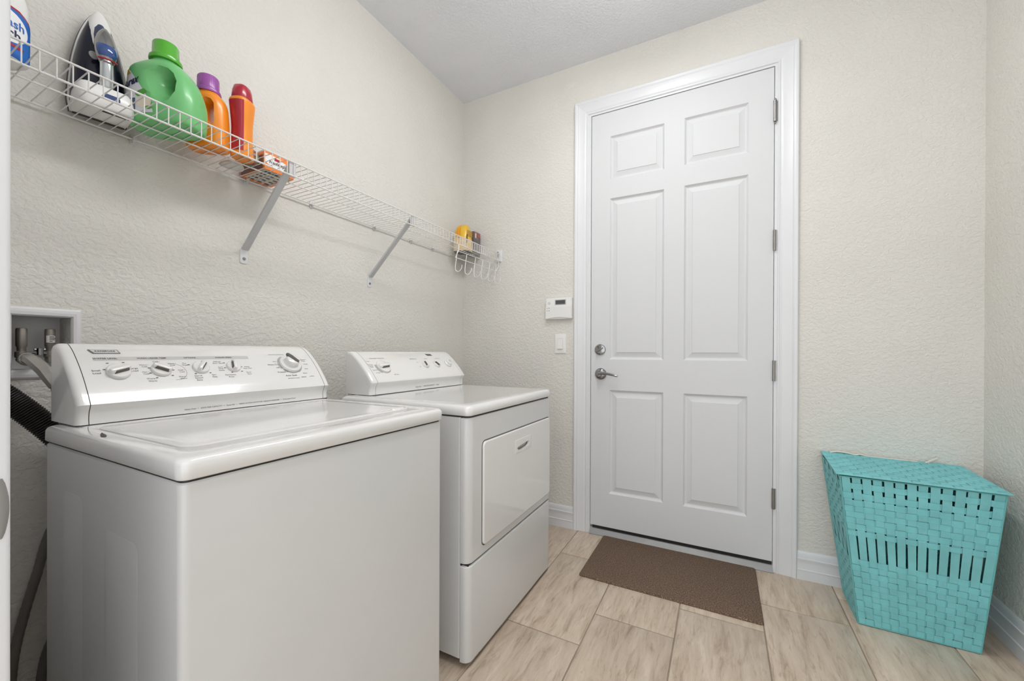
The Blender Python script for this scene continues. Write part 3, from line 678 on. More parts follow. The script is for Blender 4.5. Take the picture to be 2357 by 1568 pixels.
L += [(ecx, cy, ew - .08, eh - .07, .03, .8962), (ecx, cy, ew - .12, eh - .11, .03, .8945)]
mb.rings(fr0, L, seg=8); obj('top_panel', mb, M_ENAMEL, t, ang=50)
DP = smooth_prof([(.346, .897), (.345, .912), (.348, .930), (.357, .944)], 3)[:-1] + smooth_prof([(.358, .947), (.356, .953), (.344, .969), (.326, .991), (.303, 1.016), (.278, 1.040), (.255, 1.059), (.238, 1.071), (.226, 1.0755), (.21, 1.0755)], 3)
console(DP, .205, -1.162, -.497, t, .03)
ist = min(range(len(DP)), key=lambda i: abs(DP[i][1] - .947)); df, ds = make_drape(DP, ist)
sd = ds(1.010); yd = -1.055
for ra, a0, a1 in ((.043, 160, 235), (.038, -60, 10)):
    mb = MB(); arc_band(mb, df, yd, sd, .024, ra, math.radians(a0), math.radians(a1), .0006); obj('dial_scale', mb, MATS['scale_grey'], t, recalc=False)
knob(t, df, yd, sd, .034, .12)
for y_, a_ in ((-.772, 1.5 + math.pi), (-.686, 2.05 + math.pi)): knob(t, df, y_, ds(1.012), .021, a_)
o_ = df(-.590, ds(1.012), 0); v_ = (df(-.590, ds(1.012) + .005, 0) - o_).normalized(); frd = FR(o_, Y, v_, Y.cross(v_))
mb = MB(); mb.lathe([(.022, 0), (.022, .006), (.019, .009), (.017, .010), (.016, .018), (.012, .021), (0, .022)], frd, 32); pb = obj('push_button', mb, M_CONSOLE, t)
mb = MB()
for k in range(20):
    a0, a1 = k / 20 * math.tau * .8, (k + 1) / 20 * math.tau * .8
    mb.add([frd[0] + frd[3] * .0224 + (frd[1] * math.cos(a) + frd[2] * math.sin(a)) * r for a, r in ((a0, .006), (a1, .006), (a1, .0072), (a0, .0072))], [(0, 1, 2, 3)])
obj('start_symbol', mb, M_PRINT, pb, recalc=False)
mb = MB(); pl = [(-.708, ds(1.063)), (-.668, ds(1.063)), (-.663, ds(1.055)), (-.700, ds(1.055))]; mb.loft([[df(a, b, 0) for a, b in pl], [df(a, b, .002) for a, b in pl]]); obj('badge', mb, mat('badge_dark', (92, 92, 90), .3), t)
def lab2(y_, z_, lines, sz=.007):
    mb = MB()
    for i, l_ in enumerate(lines): put_text(mb, l_, None, y_, ds(z_) - i * sz * 1.1, sz, .0006, fn=df)
    obj('printed_legend', mb, M_PRINT, t, recalc=False)
lab2(-1.055, 1.046, ['Automatic  Timed Dry'], .009); lab2(-1.118, 1.034, ['Less Dry'], .006); lab2(-1.118, 1.021, ['Very Dry', 'Normal', 'Damp'], .0068); lab2(-1.110, .998, ['Touch Up'], .0065); lab2(-1.104, .986, ['Air Only'], .0065)
lab2(-1.005, .975, ['Off  Dry'], .0085); lab2(-.83, 1.040, ['TEMPERATURE'], .0075); lab2(-.735, 1.040, ['SIGNAL'], .007); lab2(-.643, 1.040, ['START DRYER'], .0065); lab2(-.818, 1.024, ['Low'], .006); lab2(-.818, 1.004, ['High'], .006)
f3, s3 = make_drape(DP, 0); mb = MB()
put_text(mb, 'Heavy Duty   \u2022   KING SIZE CAPACITY   \u2022   Quiet', None, -.80, .014, .0085, .0006, fn=f3)
obj('printed_slogan', mb, M_PRINT, t, recalc=False)

# ------------------------------------------------------------------ wire shelf
t = thing('wire_shelf', (.15, -1.0, 1.73), 'long white vinyl-coated wire shelf high along the left wall', 'wire shelf')
SZ, SD = 1.728, .30
mb = MB(); y_ = -.012; nw = 0
while y_ > YF + .01:
    mb.tube([(.008, y_, SZ), (.15, y_, SZ), (SD - .003, y_, SZ), (SD + .001, y_, SZ - .003), (SD + .001, y_, SZ - .046)], .0014, 6); y_ -= .0254; nw += 1
obj('wire_deck', mb, M_WIRE, t)
for nm, x_, z_, r_ in (('front_rail', SD - .002, SZ + .0025, .0026), ('lip_rail', SD - .0015, SZ - .0455, .0028), ('middle_rail', .137, SZ - .0032, .0024), ('wall_rail', .012, SZ - .0035, .0030)):
    mb = MB(); mb.tube([(x_, -.006, z_), (x_, YF + .004, z_)], r_, 8); obj(nm, mb, M_WIRE, t)
M_CLIP = mat('clip_plastic', (214, 213, 210), .35, var=.02)
for y_ in (-.342, -.54, -.82, -1.182, -1.456, -1.787):
    mb = MB(); mb.box((.001, y_ - .007, SZ - .018), (.006, y_ + .007, SZ + .012), .001, 1); mb.box((.004, y_ - .005, SZ - .010), (.020, y_ + .005, SZ - .007), .001, 1); mb.tube([(.001, y_, SZ - .013), (.012, y_, SZ - .013)], .0035, 8); mb.box((.016, y_ - .005, SZ - .009), (.020, y_ + .005, SZ + .003), .001, 1); obj('wall_clip', mb, M_CLIP, t)
for y_ in (-1.462, -.848):
    mb = MB(); a, b = Vector((.298, y_, SZ - .004)), Vector((.012, y_, 1.458)); d = (b - a).normalized(); nrm = Vector((d.z, 0, -d.x)).normalized()
    if nrm.x < 0: nrm = -nrm
    W2 = .0115
    # channel section: web faces +x/down, two short flanges
    sec = [(-W2, 0), (W2, 0), (W2, -.009), (W2 - .0016, -.009), (W2 - .0016, -.0016), (-W2 + .0016, -.0016), (-W2 + .0016, -.009), (-W2, -.009)]
    nn = -nrm if nrm.z > 0 else nrm
    mb.loft([[p + Y * s_ + nn * (-o2) * -1 for s_, o2 in sec] for p in (a, b)])
    mb.box((.286, y_ - .0125, SZ - .046), (.2965, y_ + .0125, SZ + .001), .002, 1)
    br = obj('support_brace', mb, M_BRACE, t, smooth=False)
    mb = MB(); mb.slab(FL, y_, 1.437, .028, .056, .008, 0, .004, .0012); ft = obj('brace_foot', mb, M_TRIM, br)
    mb = MB(); mb.lathe([(.006, .004), (.0055, .0062), (0, .007)], FR((0, y_, 1.427), Y, Z, X), 14); obj('screw', mb, M_NICKEL, br)
mb = MB(); mb.slab(FB, .293, SZ - .010, .040, .082, .004, 0, .008, .002); mb.box((.290, -.03, SZ - .05), (.308, -.006, SZ - .038), .002, 1); eb = obj('end_bracket', mb, M_TRIM, t)
mb = MB(); mb.box((.282, -.0095, SZ - .02), (.288, -.008, SZ + .018)); obj('bracket_slot', mb, M_DARK, eb)

# hook rack
t = thing('hook_rack', (.3, -.28, 1.62), 'white wire rack with six hooks hanging under the far end of the shelf', 'hook rack')
mb = MB(); HX = .302
fr_pts = [(HX, -.487, 1.642), (HX, -.514, 1.600), (HX, -.062, 1.606), (HX, -.030, 1.648)]
for a, b in ((0, 1), (1, 2), (2, 3), (3, 0)): mb.tube([fr_pts[a], fr_pts[b]], .0022, 8)
mb.tube([(HX, -.487, 1.642), (HX - .001, -.480, 1.668), (HX - .004, -.478, SZ - .044)], .0022, 8); mb.tube([(HX, -.030, 1.648), (HX - .001, -.028, 1.668), (HX - .004, -.028, SZ - .044)], .0022, 8)
obj('rack_frame', mb, M_WIRE, t)
for y_ in (-.505, -.412, -.318, -.235, -.152, -.07):
    mb = MB(); ps = [(HX, y_ + .01, 1.643), (HX, y_, 1.602), (HX + .002, y_ - .012, 1.555)]
    for i in range(1, 9):
        a = i / 8 * math.radians(200); ps.append((HX + .002 + .022 * (1 - math.cos(a)), y_ - .012 - .006 * math.sin(a), 1.545 - .027 * math.sin(a)))
    mb.tube(ps, .0021, 8); obj('hook', mb, M_WIRE, t)

# ------------------------------------------------------------------ shelf goods
TOP = SZ + .0016
def squircle(cx, cy, a, b, p, rot, n=32, z=0):
    out = []
    for k in range(n):
        th = 2 * math.pi * k / n; c, s = math.cos(th), math.sin(th)
        x_ = a * math.copysign(abs(c) ** (2 / p), c); y_ = b * math.copysign(abs(s) ** (2 / p), s)
        out.append(Vector((cx + x_ * math.cos(rot) - y_ * math.sin(rot), cy + x_ * math.sin(rot) + y_ * math.cos(rot), z)))
    return out
def keyed(keys, n):
    """catmull interpolate rows of key sections"""
    out = []
    for i in range(len(keys) - 1):
        k0 = keys[max(i - 1, 0)]; k1 = keys[i]; k2 = keys[i + 1]; k3 = keys[min(i + 2, len(keys) - 1)]
        for q in range(n):
            u_ = q / n; out.append([.5 * (2 * b + (c - a) * u_ + (2 * a - 5 * b + 4 * c - d) * u_ ** 2 + (3 * b - a - 3 * c + d) * u_ ** 3) for a, b, c, d in zip(k0, k1, k2, k3)])
    out.append(list(keys[-1])); return out

# big green detergent jug. local frame: lx along width (wall -> room), ly thickness
gr = thing('detergent_jug', (.14, -1.74, TOP), 'large green laundry detergent jug with a bright green cap, right of the iron', 'detergent jug')
ROT = .52
M_GREEN = mat('green_plastic', (112, 190, 118), .33, coat=.15, var=.03, sss=.15)
M_GCAP = mat('green_cap', (82, 172, 42), .25, coat=.3, var=.03)
gx, gy = .146, -1.757
def gl(x_, y_, z_):
    c, s = math.cos(ROT), math.sin(ROT); x_ *= .92 if x_ > 0 else .87; y_ *= .95; return Vector((gx + x_ * c - y_ * s, gy + x_ * s + y_ * c, TOP + z_))
keys = [(0, 0, .096, .052, 3.0), (.005, 0, .102, .060, 3.2), (.03, 0, .105, .064, 3.3), (.08, 0, .105, .064, 3.2), (.115, -.004, .101, .062, 3.0), (.138, -.0085, .0965, .059, 2.9), (.155, -.0135, .0910, .056, 2.8), (.169, -.017, .083, .052, 2.7), (.180, -.0145, .070, .046, 2.5), (.189, -.007, .052, .040, 2.2), (.197, -.005, .037, .034, 2.0), (.215, -.005, .030, .030, 2.0)]
R = [[gl(v.x, v.y, z_) for v in squircle(c, 0, a, b, p, 0, 40)] for z_, c, a, b, p in keyed(keys, 3)]
mb = MB(); mb.loft(R); body = obj('jug_body', mb, M_GREEN, gr, ang=60)
cm = MB(); hp = [gl(.018 + .066 * q[0], 0, .122 + .048 * q[1]) for q in ((0, 0),)]
poly = [(.020, .136), (.034, .148), (.050, .147), (.062, .137), (.070, .120), (.070, .100), (.061, .086), (.048, .082), (.036, .092), (.024, .112)]
cm.loft([[gl(lerp(.070, p[0], k_) , y_, lerp(.118, p[1], k_)) for p in poly] for y_, k_ in ((-.085, 2.5), (-.060, 1.75), (-.042, 1.2), (-.018, .85), (.018, .85), (.042, 1.2), (.060, 1.75), (.085, 2.5))])
cut = obj('cut', cm, M_GREEN); bpy.context.view_layer.update(); boolean(body, cut)
mb = MB(); mb.lathe([(.0385, .0), (.0395, .004), (.0385, .011), (.034, .014), (.032, .017), (.031, .052), (.029, .0555), (0, .0555)], FR(gl(-.005, 0, .200), X, Y, Z), 36)
cap = obj('jug_cap', mb, M_GCAP, gr)
# label on the broad face turned to the near side
def gface(x_, z_, h=.001):
    # find thickness b at (x,z)
    kk = keyed(keys, 3); j = min(range(len(kk)), key=lambda i: abs(kk[i][0] - z_)); 
    j2 = min(j + 1, len(kk) - 1) if kk[j][0] < z_ else max(j - 1, 0)
    d = (kk[j2][0] - kk[j][0]) or 1; u_ = (z_ - kk[j][0]) / d if j2 != j else 0
    _, c, a, b, p = [lerp(q1, q2, u_) for q1, q2 in zip(kk[j], kk[j2])]
    tt = min(1, abs((x_ - c) / a)); yy = -b * (1 - tt ** p) ** (1 / p)
    return gl(x_, yy - h, z_)
def gpatch(mb, poly_fn, nx=16, nz=14, h=.001):
    """poly_fn(z)->(xa,xb)"""
    za, zb = poly_fn(None); vs = []; fs = []
    for i in range(nz + 1):
        z_ = lerp(za, zb, i / nz); xa, xb = poly_fn(z_)
        for k in range(nx + 1): vs.append(gface(lerp(xa, xb, k / nx), z_, h))
    for i in range(nz):
        for k in range(nx): q = i * (nx + 1) + k; fs.append((q, q + 1, q + nx + 2, q + nx + 1))
    mb.add(vs, fs)
def glab(z_):
    if z_ is None: return (.022, .150)
    return (-.092 - .006 * (z_ < .1), .010 - .086 * (max(0, z_ - .022) / .128) ** 1.5)
mb = MB(); gpatch(mb, glab); lb1 = obj('label', mb, mat('label_white', (214, 214, 220), .4), gr, recalc=False)
mb = MB(); gpatch(mb, lambda z_: (.136, .152) if z_ is None else (-.090, .006 - .086 * (max(0, z_ - .022) / .128) ** 1.5), nz=4, h=.0016); obj('label_yellow_band', mb, mat('label_yellow', (208, 178, 40), .4), lb1, recalc=False)
mb = MB(); gpatch(mb, lambda z_: (.022, .062) if z_ is None else (-.096, -.045), nz=4, h=.0016); obj('label_blue_field', mb, mat('label_navy', (62, 84, 100), .4), lb1, recalc=False)
mb = MB(); gpatch(mb, lambda z_: (.066, .088) if z_ is None else (-.034 - .016 * math.sin(math.pi * (z_ - .066) / .022) + (z_ - .07) * .8, -.030 + .014 * math.sin(math.pi * (z_ - .066) / .022) + (z_ - .07) * .8), nz=8, h=.0017); obj('label_leaf', mb, mat('label_green', (78, 150, 50), .4), lb1, recalc=False); mb = MB(); gpatch(mb, lambda z_: (.030, .040) if z_ is None else (-.004 - .014 * math.sin(math.pi * (z_ - .030) / .010), -.004 + .014 * math.sin(math.pi * (z_ - .030) / .010)), nz=5, h=.0019); obj('label_leaf', mb, mat('label_green', (78, 150, 50), .4), lb1, recalc=False)
mb = MB(); gpatch(mb, lambda z_: (.0336, .0684) if z_ is None else (-.018 - .024 * math.sqrt(max(0, 1 - ((z_ - .051) / .0175) ** 2)), -.018 + .024 * math.sqrt(max(0, 1 - ((z_ - .051) / .0175) ** 2))), nz=14, h=.0018); obj('label_flower', mb, mat('label_petal', (222, 208, 188), .5), lb1, recalc=False)
mb = MB(); vs, fs = text_verts('Purex', .030, bold=.03, shear=.2); mb.add([gface(-.067 + a * .80, .108 + b * 1.1 + a * .25, .0022) for a, b in vs], fs); obj('label_lettering', mb, mat('ink_navy', (24, 30, 72), .4), lb1, recalc=False)

# orange detergent bottle
ob_ = thing('detergent_bottle', (.14, -1.635, TOP), 'orange laundry detergent bottle with a purple cap', 'detergent bottle')
M_ORANGE = mat('orange_plastic', (240, 142, 30), .3, coat=.2, var=.03, sss=.1)
ox, oy, OR = .128, -1.641, .62
def ol(x_, y_, z_):
    c, s = math.cos(OR), math.sin(OR); return Vector((ox + x_ * c - y_ * s, oy + x_ * s + y_ * c, TOP + z_))
keys = [(0, 0, .052, .030, 3.2), (.006, 0, .057, .035, 3.4), (.03, 0, .058, .036, 3.2), (.09, 0, .057, .036, 3.0), (.13, 0, .055, .036, 2.8), (.150, 0, .052, .036, 2.6), (.166, 0, .045, .035, 2.4), (.176, 0, .036, .031, 2.1), (.190, 0, .029, .029, 2.0)]
R = [[ol(v.x, v.y, z_) for v in squircle(c, 0, a, b, p, 0, 36)] for z_, c, a, b, p in keyed(keys, 3)]
mb = MB(); mb.loft(R); body = obj('bottle_body', mb, M_ORANGE, ob_, ang=60)
cm = MB(); poly = [(.004, .138), (.014, .148), (.026, .146), (.033, .136), (.035, .090), (.033, .078), (.025, .076), (.014, .088), (.006, .11)]
cm.loft([[ol(lerp(.028, p[0], k_), y_, lerp(.112, p[1], k_)) for p in poly] for y_, k_ in ((-.06, 1.6), (-.030, 1.12), (-.012, .86), (.012, .86), (.030, 1.12), (.06, 1.6))])
cut = obj('cut', cm, M_ORANGE); bpy.context.view_layer.update(); boolean(body, cut)
mb = MB(); prof = [(.0345, 0), (.0355, .004), (.034, .011), (.030, .014)]; mb.lathe(prof + [(.029, .052), (.027, .055), (0, .055)], FR(ol(0, 0, .181), X, Y, Z), 36)
for k in range(36):
    a = k / 36 * math.tau; c_ = ol(0, 0, .181); mb.tube([(c_.x + .0292 * math.cos(a), c_.y + .0292 * math.sin(a), c_.z + .015), (c_.x + .0286 * math.cos(a), c_.y + .0286 * math.sin(a), c_.z + .050)], .0009, 5)
obj('bottle_cap', mb, mat('purple_cap', (152, 78, 160), .35, coat=.2), ob_)
mb = MB(); vs = []; 
def of(x_, z_, h=.001):
    kk = keyed(keys, 3); j = min(range(len(kk)), key=lambda i: abs(kk[i][0] - z_)); _, c, a, b, p = kk[j]; tt = min(1, abs((x_ - c) / a)); return ol(x_, -b * (1 - tt ** p) ** (1 / p) - h, z_)
for i in range(9):
    for k in range(13): vs.append(of(lerp(-.052, -.01, k / 12), lerp(.02, .085, i / 8)))
mb.add(vs, [(i * 13 + k, i * 13 + k + 1, i * 13 + k + 14, i * 13 + k + 13) for i in range(8) for k in range(12)]); obj('label', mb, mat('label_dark', (46, 40, 46), .4), ob_, recalc=False)

# red and orange booster bottle
rb_ = thing('scent_booster_bottle', (.165, -1.56, TOP), 'slim orange and crimson bottle with a crimson cap, beside the orange detergent bottle', 'bottle')
M_CRIM = mat('crimson_plastic', (168, 16, 44), .25, coat=.4, var=.05)
rx_, ry_, RR = .166, -1.557, .45
def rl(x_, y_, z_):
    c, s = math.cos(RR), math.sin(RR); return Vector((rx_ + x_ * c - y_ * s, ry_ + x_ * s + y_ * c, TOP + z_))
keys = [(0, .026, .030), (.004, .028, .034), (.05, .027, .031), (.10, .026, .029), (.15, .029, .033), (.178, .031, .036), (.190, .031, .036), (.196, .027, .032)]
R = [[rl(v.x, v.y, z_) for v in squircle(0, 0, a, b, 3.0, 0, 32)] for z_, a, b in keyed(keys, 3)]
mb = MB(); mb.loft(R); obj('bottle_body', mb, M_ORANGE, rb_, ang=60)
mb = MB(); kk = keyed(keys, 3); n_s = 10; vs = []; fs = []
rows = [k for k in kk if .006 < k[0] < .187]
for z_, a, b in rows:
    for i in range(n_s + 1):
        th = math.radians(lerp(205, 318, i / n_s)); c, s = math.cos(th), math.sin(th); p = 3.0
        vs.append(rl((a + .0008) * math.copysign(abs(c) ** (2 / p), c), (b + .0008) * math.copysign(abs(s) ** (2 / p), s), z_))
for j in range(len(rows) - 1):
    for i in range(n_s): q = j * (n_s + 1) + i; fs.append((q, q + 1, q + n_s + 2, q + n_s + 1))
mb.add(vs, fs); obj('side_sleeve', mb, M_CRIM, rb_, recalc=False)
R = [[rl(v.x, v.y, z_) for v in squircle(0, 0, a, b, 2.8, 0, 24)] for z_, a, b in ((.192, .027, .0315), (.194, .0275, .032), (.225, .0245, .028), (.240, .021, .024), (.244, .016, .018))]
mb = MB(); mb.loft(R); obj('bottle_cap', mb, M_CRIM, rb_, ang=50)

# orange carton lying down
cb = thing('dryer_sheet_box', (.1, -1.41, TOP), 'orange and white carton lying on the shelf beside the first brace', 'carton')
M_CARTON = mat('orange_carton', (236, 126, 32), .28, coat=.3, var=.03)
mb = MB(); A = Vector((.165, -1.481, TOP)); ud = Vector((.004, 1, 0)).normalized(); vd = Vector((-1, .02, 0)).normalized(); fr = FR(A, ud, vd, (0, 0, 1))
mb.rings(fr, [(.055, .075, .110, .150, .002, 0), (.055, .075, .110, .150, .002, .056), (.055, .075, .109, .146, .004, .063), (.055, .075, .108, .136, .006, .068), (.055, .075, .107, .120, .006, .070)], seg=2)
mb.v = [tuple(v) for v in mb.v]; obj('carton', mb, M_CARTON, cb, ang=30)
ffr = FR(A, ud, Z, (1, 0, 0))
mb = MB(); poly = [(.002, .026), (.012, .020), (.028, .017), (.05, .017), (.075, .015), (.100, .016), (.104, .030), (.094, .040), (.06, .048), (.03, .052), (.010, .054), (.002, .050)]; mb.add([ffr[0] + ffr[1] * a + ffr[2] * b + X * .0008 for a, b in poly], [tuple(range(len(poly)))]); lb2 = obj('label', mb, mat('label_white2', (232, 232, 232), .35), cb, recalc=False)
mb = MB(); put_text(mb, 'Namtirprt', FR(A, ud, Z, (1, 0, 0)), .05, .031, .0165, .0014, bold=.02); obj('label_lettering', mb, M_DARK, lb2, recalc=False)
mb = MB(); mb.add([ffr[0] + ffr[1] * a + ffr[2] * b + X * .0015 for a, b in ((.034, .041), (.055, .041), (.058, .049), (.036, .051))], [(0, 1, 2, 3)]); obj('label_emblem', mb, M_CRIM, lb2, recalc=False)
mb = MB(); efr = FR(A, -vd, Z, (0, -1, 0))
for a, b, c, d in ((-.145, .004, -.01, .053),): mb.add([A + X * a + Z * b - Y * .0008, A + X * c + Z * b - Y * .0008, A + X * c + Z * d - Y * .0008, A + X * a + Z * d - Y * .0008], [(0, 1, 2, 3)])
obj('end_print', mb, mat('brown_print', (112, 74, 62), .4), cb, recalc=False)
mb = MB(); 
for i in range(5):
    for k in range(3):
        a = .012 + k * .028; b = .012 + i * .027; mb.slab(FR(A + Z * -.0004, ud, vd, (0, 0, -1)), a + .012, b + .01, .02, .012, .002, -.0006, .0004, seg=2)
obj('underside_print', mb, mat('print_black', (52, 48, 46), .4), cb)
mb = MB(); mb.slab(FR(A + Z * -.0002, ud, vd, (0, 0, -1)), .048, .07, .09, .13, .003, -.0006, .0002, seg=2); obj('underside_label', mb, mat('label_cream', (196, 188, 174), .5), cb)
# small packets between bottle and carton
mb = MB(); R = []
for i in range(9):
    t_ = i / 8; sc = math.sin(math.pi * (t_ * .92 + .04)) ** .45
    R.append([Vector((v.x, v.y, v.z)) for v in squircle(.145, -1.516, .004 + .022 * sc, .003 + .014 * sc, 2.4, .3, 20, TOP + .052 * t_)])
mb.loft(R)
mp, tp, bp = nt('packet_print'); nn = noise(tp, 45, 3, .6, vec=coords(tp)); rr_ = ramp(tp, nn.outputs[0], [(.35, lin((60, 40, 38))), (.45, lin((150, 90, 84))), (.55, lin((88, 140, 96))), (.68, lin((212, 196, 204)))]); tp.links.new(rr_.outputs[0], bp.inputs['Base Color']); bp.inputs['Roughness'].default_value = .3
tag(obj('snack_packet', mb, mp), 'small multicoloured printed packet standing between slim bottle and orange carton', 'packet')
mb = MB(); R = []
for i in range(9):
    t_ = i / 8; sc = math.sin(math.pi * (t_ * .9 + .05)) ** .5; R.append(squircle(.06 + .005 * math.sin(t_ * 5), -1.60 + .14 * t_, .012 + .030 * sc, .001, 2, 0, 18, 0))
R = []
for i in range(11):
    t_ = i / 10; sc = math.sin(math.pi * (t_ * .9 + .05)) ** .5; yy = lerp(-1.57, -1.502, t_)
    R.append([Vector((.062 + .038 * sc * math.cos(a), yy, TOP + .012 * sc + .012 * sc * math.sin(a))) for a in (math.tau * k / 18 for k in range(18))])
mb.loft(R); tag(obj('white_pouch', mb, mat('pouch_white', (216, 212, 204), .5, var=.05, bmp=(40, .3, .003))), 'small white soft pouch lying flat between orange bottle and carton', 'pouch')

# white bleach bottle at the far left
bb = thing('bleach_bottle', (.16, -2.08, TOP), 'white bottle with blue and red label at the nearest end of the shelf', 'bottle')
bx, by, BR = .178, -2.095, 2.05
def bl(x_, y_, z_):
    c, s = math.cos(BR), math.sin(BR); return Vector((bx + x_ * c - y_ * s, by + x_ * s + y_ * c, TOP + z_))
keys = [(0, 0, .056, .034, 3.2), (.006, 0, .062, .040, 3.4), (.03, 0, .064, .042, 3.2), (.12, 0, .064, .042, 3.0), (.15, 0, .060, .040, 2.8), (.175, 0, .052, .035, 2.5), (.20, 0, .042, .029, 2.2), (.23, 0, .032, .024, 2.0), (.25, 0, .022, .020, 2.0), (.27, 0, .019, .019, 2.0)]
R = [[bl(v.x, v.y, z_) for v in squircle(c, 0, a, b, p, 0, 36)] for z_, c, a, b, p in keyed(keys, 3)]
M_WB = mat('white_bottle', (232, 230, 228), .3, coat=.2, sss=.1, var=.01)
mb = MB(); mb.loft(R); obj('bottle_body', mb, M_WB, bb, ang=60)
mb = MB(); mb.lathe([(.021, 0), (.021, .028), (.018, .031), (0, .031)], FR(bl(0, 0, .262), X, Y, Z), 28); obj('bottle_cap', mb, mat('blue_cap', (30, 80, 170), .3), bb)
kb = keyed(keys, 3)
def bf(x_, z_, h=.001):
    z_ = .004 + (z_ - .02) * .78
    j = min(range(len(kb)), key=lambda i: abs(kb[i][0] - z_)); _, c, a, b, p = kb[j]; tt = min(.999, abs((x_ - c) / a)); return bl(x_, -b * (1 - tt ** p) ** (1 / p) - h, z_)
def bpatch(m_, fn_, zr, h, nz=20, nx=14, name='label', par=None):
    mb = MB(); vs = []
    for i in range(nz + 1):
        z_ = lerp(zr[0], zr[1], i / nz); xa, xb = fn_(z_)
        for k in range(nx + 1): vs.append(bf(lerp(xa, xb, k / nx), z_, h))
    mb.add(vs, [(i * (nx + 1) + k, i * (nx + 1) + k + 1, (i + 1) * (nx + 1) + k + 1, (i + 1) * (nx + 1) + k) for i in range(nz) for k in range(nx)])
    return obj(name, mb, m_, par or bb, recalc=False)
M_BLUE = mat('label_blue', (28, 100, 186), .35, coat=.2)
topz = lambda z_: .0605 if z_ < .118 else max(.002, .0605 * math.sqrt(max(0, 1 - ((z_ - .118) / .047) ** 2)))
l1 = bpatch(M_CRIM, lambda z_: (-topz(z_), topz(z_)), (.02, .160), .0010)
bpatch(M_BLUE, lambda z_: (-topz(z_ + .006), topz(z_ + .006)), (.02, .154), .0014, name='label_blue_field', par=l1)
el = lambda z_: .044 * math.sqrt(max(0, 1 - ((z_ - .102) / .046) ** 2)); bpatch(mat('label_white3', (236, 236, 238), .35), lambda z_: (-el(z_), el(z_)), (.057, .147), .0018, name='label_oval', par=l1)
bpatch(M_CRIM, lambda z_: (-.03, .034), (.046, .054), .0019, nz=3, name='label_red_bar', par=l1)
mb = MB()
for tx, z_, sz in (('Splash', .112, .028),): 
    vs, fs = text_verts(tx, sz, bold=.01); mb.add([bf(a * .93 + .004, z_ + b * 1.2, .0026) for a, b in vs], fs)
obj('label_lettering_blue', mb, M_BLUE, l1, recalc=False)
mb = MB(); vs, fs = text_verts('Bleach', .031, bold=.015); mb.add([bf(a * .9 - .008, .082 + b * 1.15, .0026) for a, b in vs], fs); obj('label_lettering_navy', mb, mat('ink_navy', (24, 30, 72), .4), l1, recalc=False)

# steam iron standing on its heel
ir = thing('steam_iron', (.06, -1.88, TOP), 'navy and white steam iron standing upright on its heel', 'iron')
IX, IY, IRT = .030, -1.878, -.12
def il(n_, s_, z_):   # n_: away from soleplate, s_: sideways, z_: up
    c, s = math.cos(IRT), math.sin(IRT); return Vector((IX + n_ * c - s_ * s, IY + n_ * s + s_ * c, TOP + z_))
def hw(z_):  # half width of soleplate
    L_ = .298; u_ = z_ / L_
    if u_ >= 1: return .0015
    return .061 * (1 - u_ ** 2.4) ** .72 if u_ > .1 else .061 - .006 * (1 - u_ / .1)
zs_ = [0.004] + [.298 * i / 26 for i in range(1, 26)] + [.294, .2975]
def plate(n0, n1, sc0, sc1, zoff=0, zmin=0):
    R = []
    for nn_, sc in ((n0, sc0), (n1, sc1)):
        pts = [(hw(z_) * sc, lerp(zmin, .298, z_ / .298) * (1 if sc >= 1 else 1) - (1 - sc) * .02 * (z_ / .298)) for z_ in zs_]
        R.append([il(nn_, a, b) for a, b in pts] + [il(nn_, -a, b) for a, b in reversed(pts)])
    return R
mb = MB(); mb.loft(plate(0, .005, 1, 1)); obj('soleplate', mb, mat('soleplate_dark', (62, 58, 55), .35, metal=.3), ir, ang=40)
mb = MB(); mb.loft(plate(.005, .010, .96, .95)); obj('skirt', mb, M_PLASTIC, ir, ang=40)
def dsec(z_, depth, ws_, n0=.009, n=16, sq=.75):
    h_ = hw(z_) * ws_; out = [il(n0, -h_, z_)]
    for i in range(n + 1):
        a = math.pi * (1 - i / n); out.append(il(n0 + depth * math.sin(a) ** sq, h_ * math.copysign(abs(math.cos(a)) ** .9, math.cos(a)), z_))
    out.append(il(n0, h_, z_)); return out
M_NAVY = mat('navy_translucent', (11, 15, 36), .24, coat=.1, spec=.35, var=.3)
mb = MB(); mb.loft([dsec(z_, d, ws_) for z_, d, ws_ in ((.030, .050, .90), (.07, .052, .91), (.11, .049, .91), (.15, .043, .90), (.19, .034, .89), (.225, .025, .87), (.255, .016, .84), (.278, .009, .78))]); obj('water_tank', mb, M_NAVY, ir, ang=50)
mb = MB(); mb.loft([dsec(z_, d, ws_) for z_, d, ws_ in ((.135, .040, .16), (.16, .046, .34), (.19, .042, .50), (.215, .034, .62), (.24, .026, .74), (.262, .018, .88), (.278, .013, .92), (.288, .009, .92), (.293, .005, .9))]); obj('nose', mb, M_PLASTIC, ir, ang=50)
mb = MB(); mb.loft([dsec(z_, d, ws_, .011) for z_, d, ws_ in ((.140, .040, .10), (.160, .049, .26), (.19, .047, .40), (.215, .039, .47), (.236, .031, .48), (.250, .023, .3))]); obj('spray_button', mb, mat('navy_button', (52, 60, 92), .4), ir, ang=50)
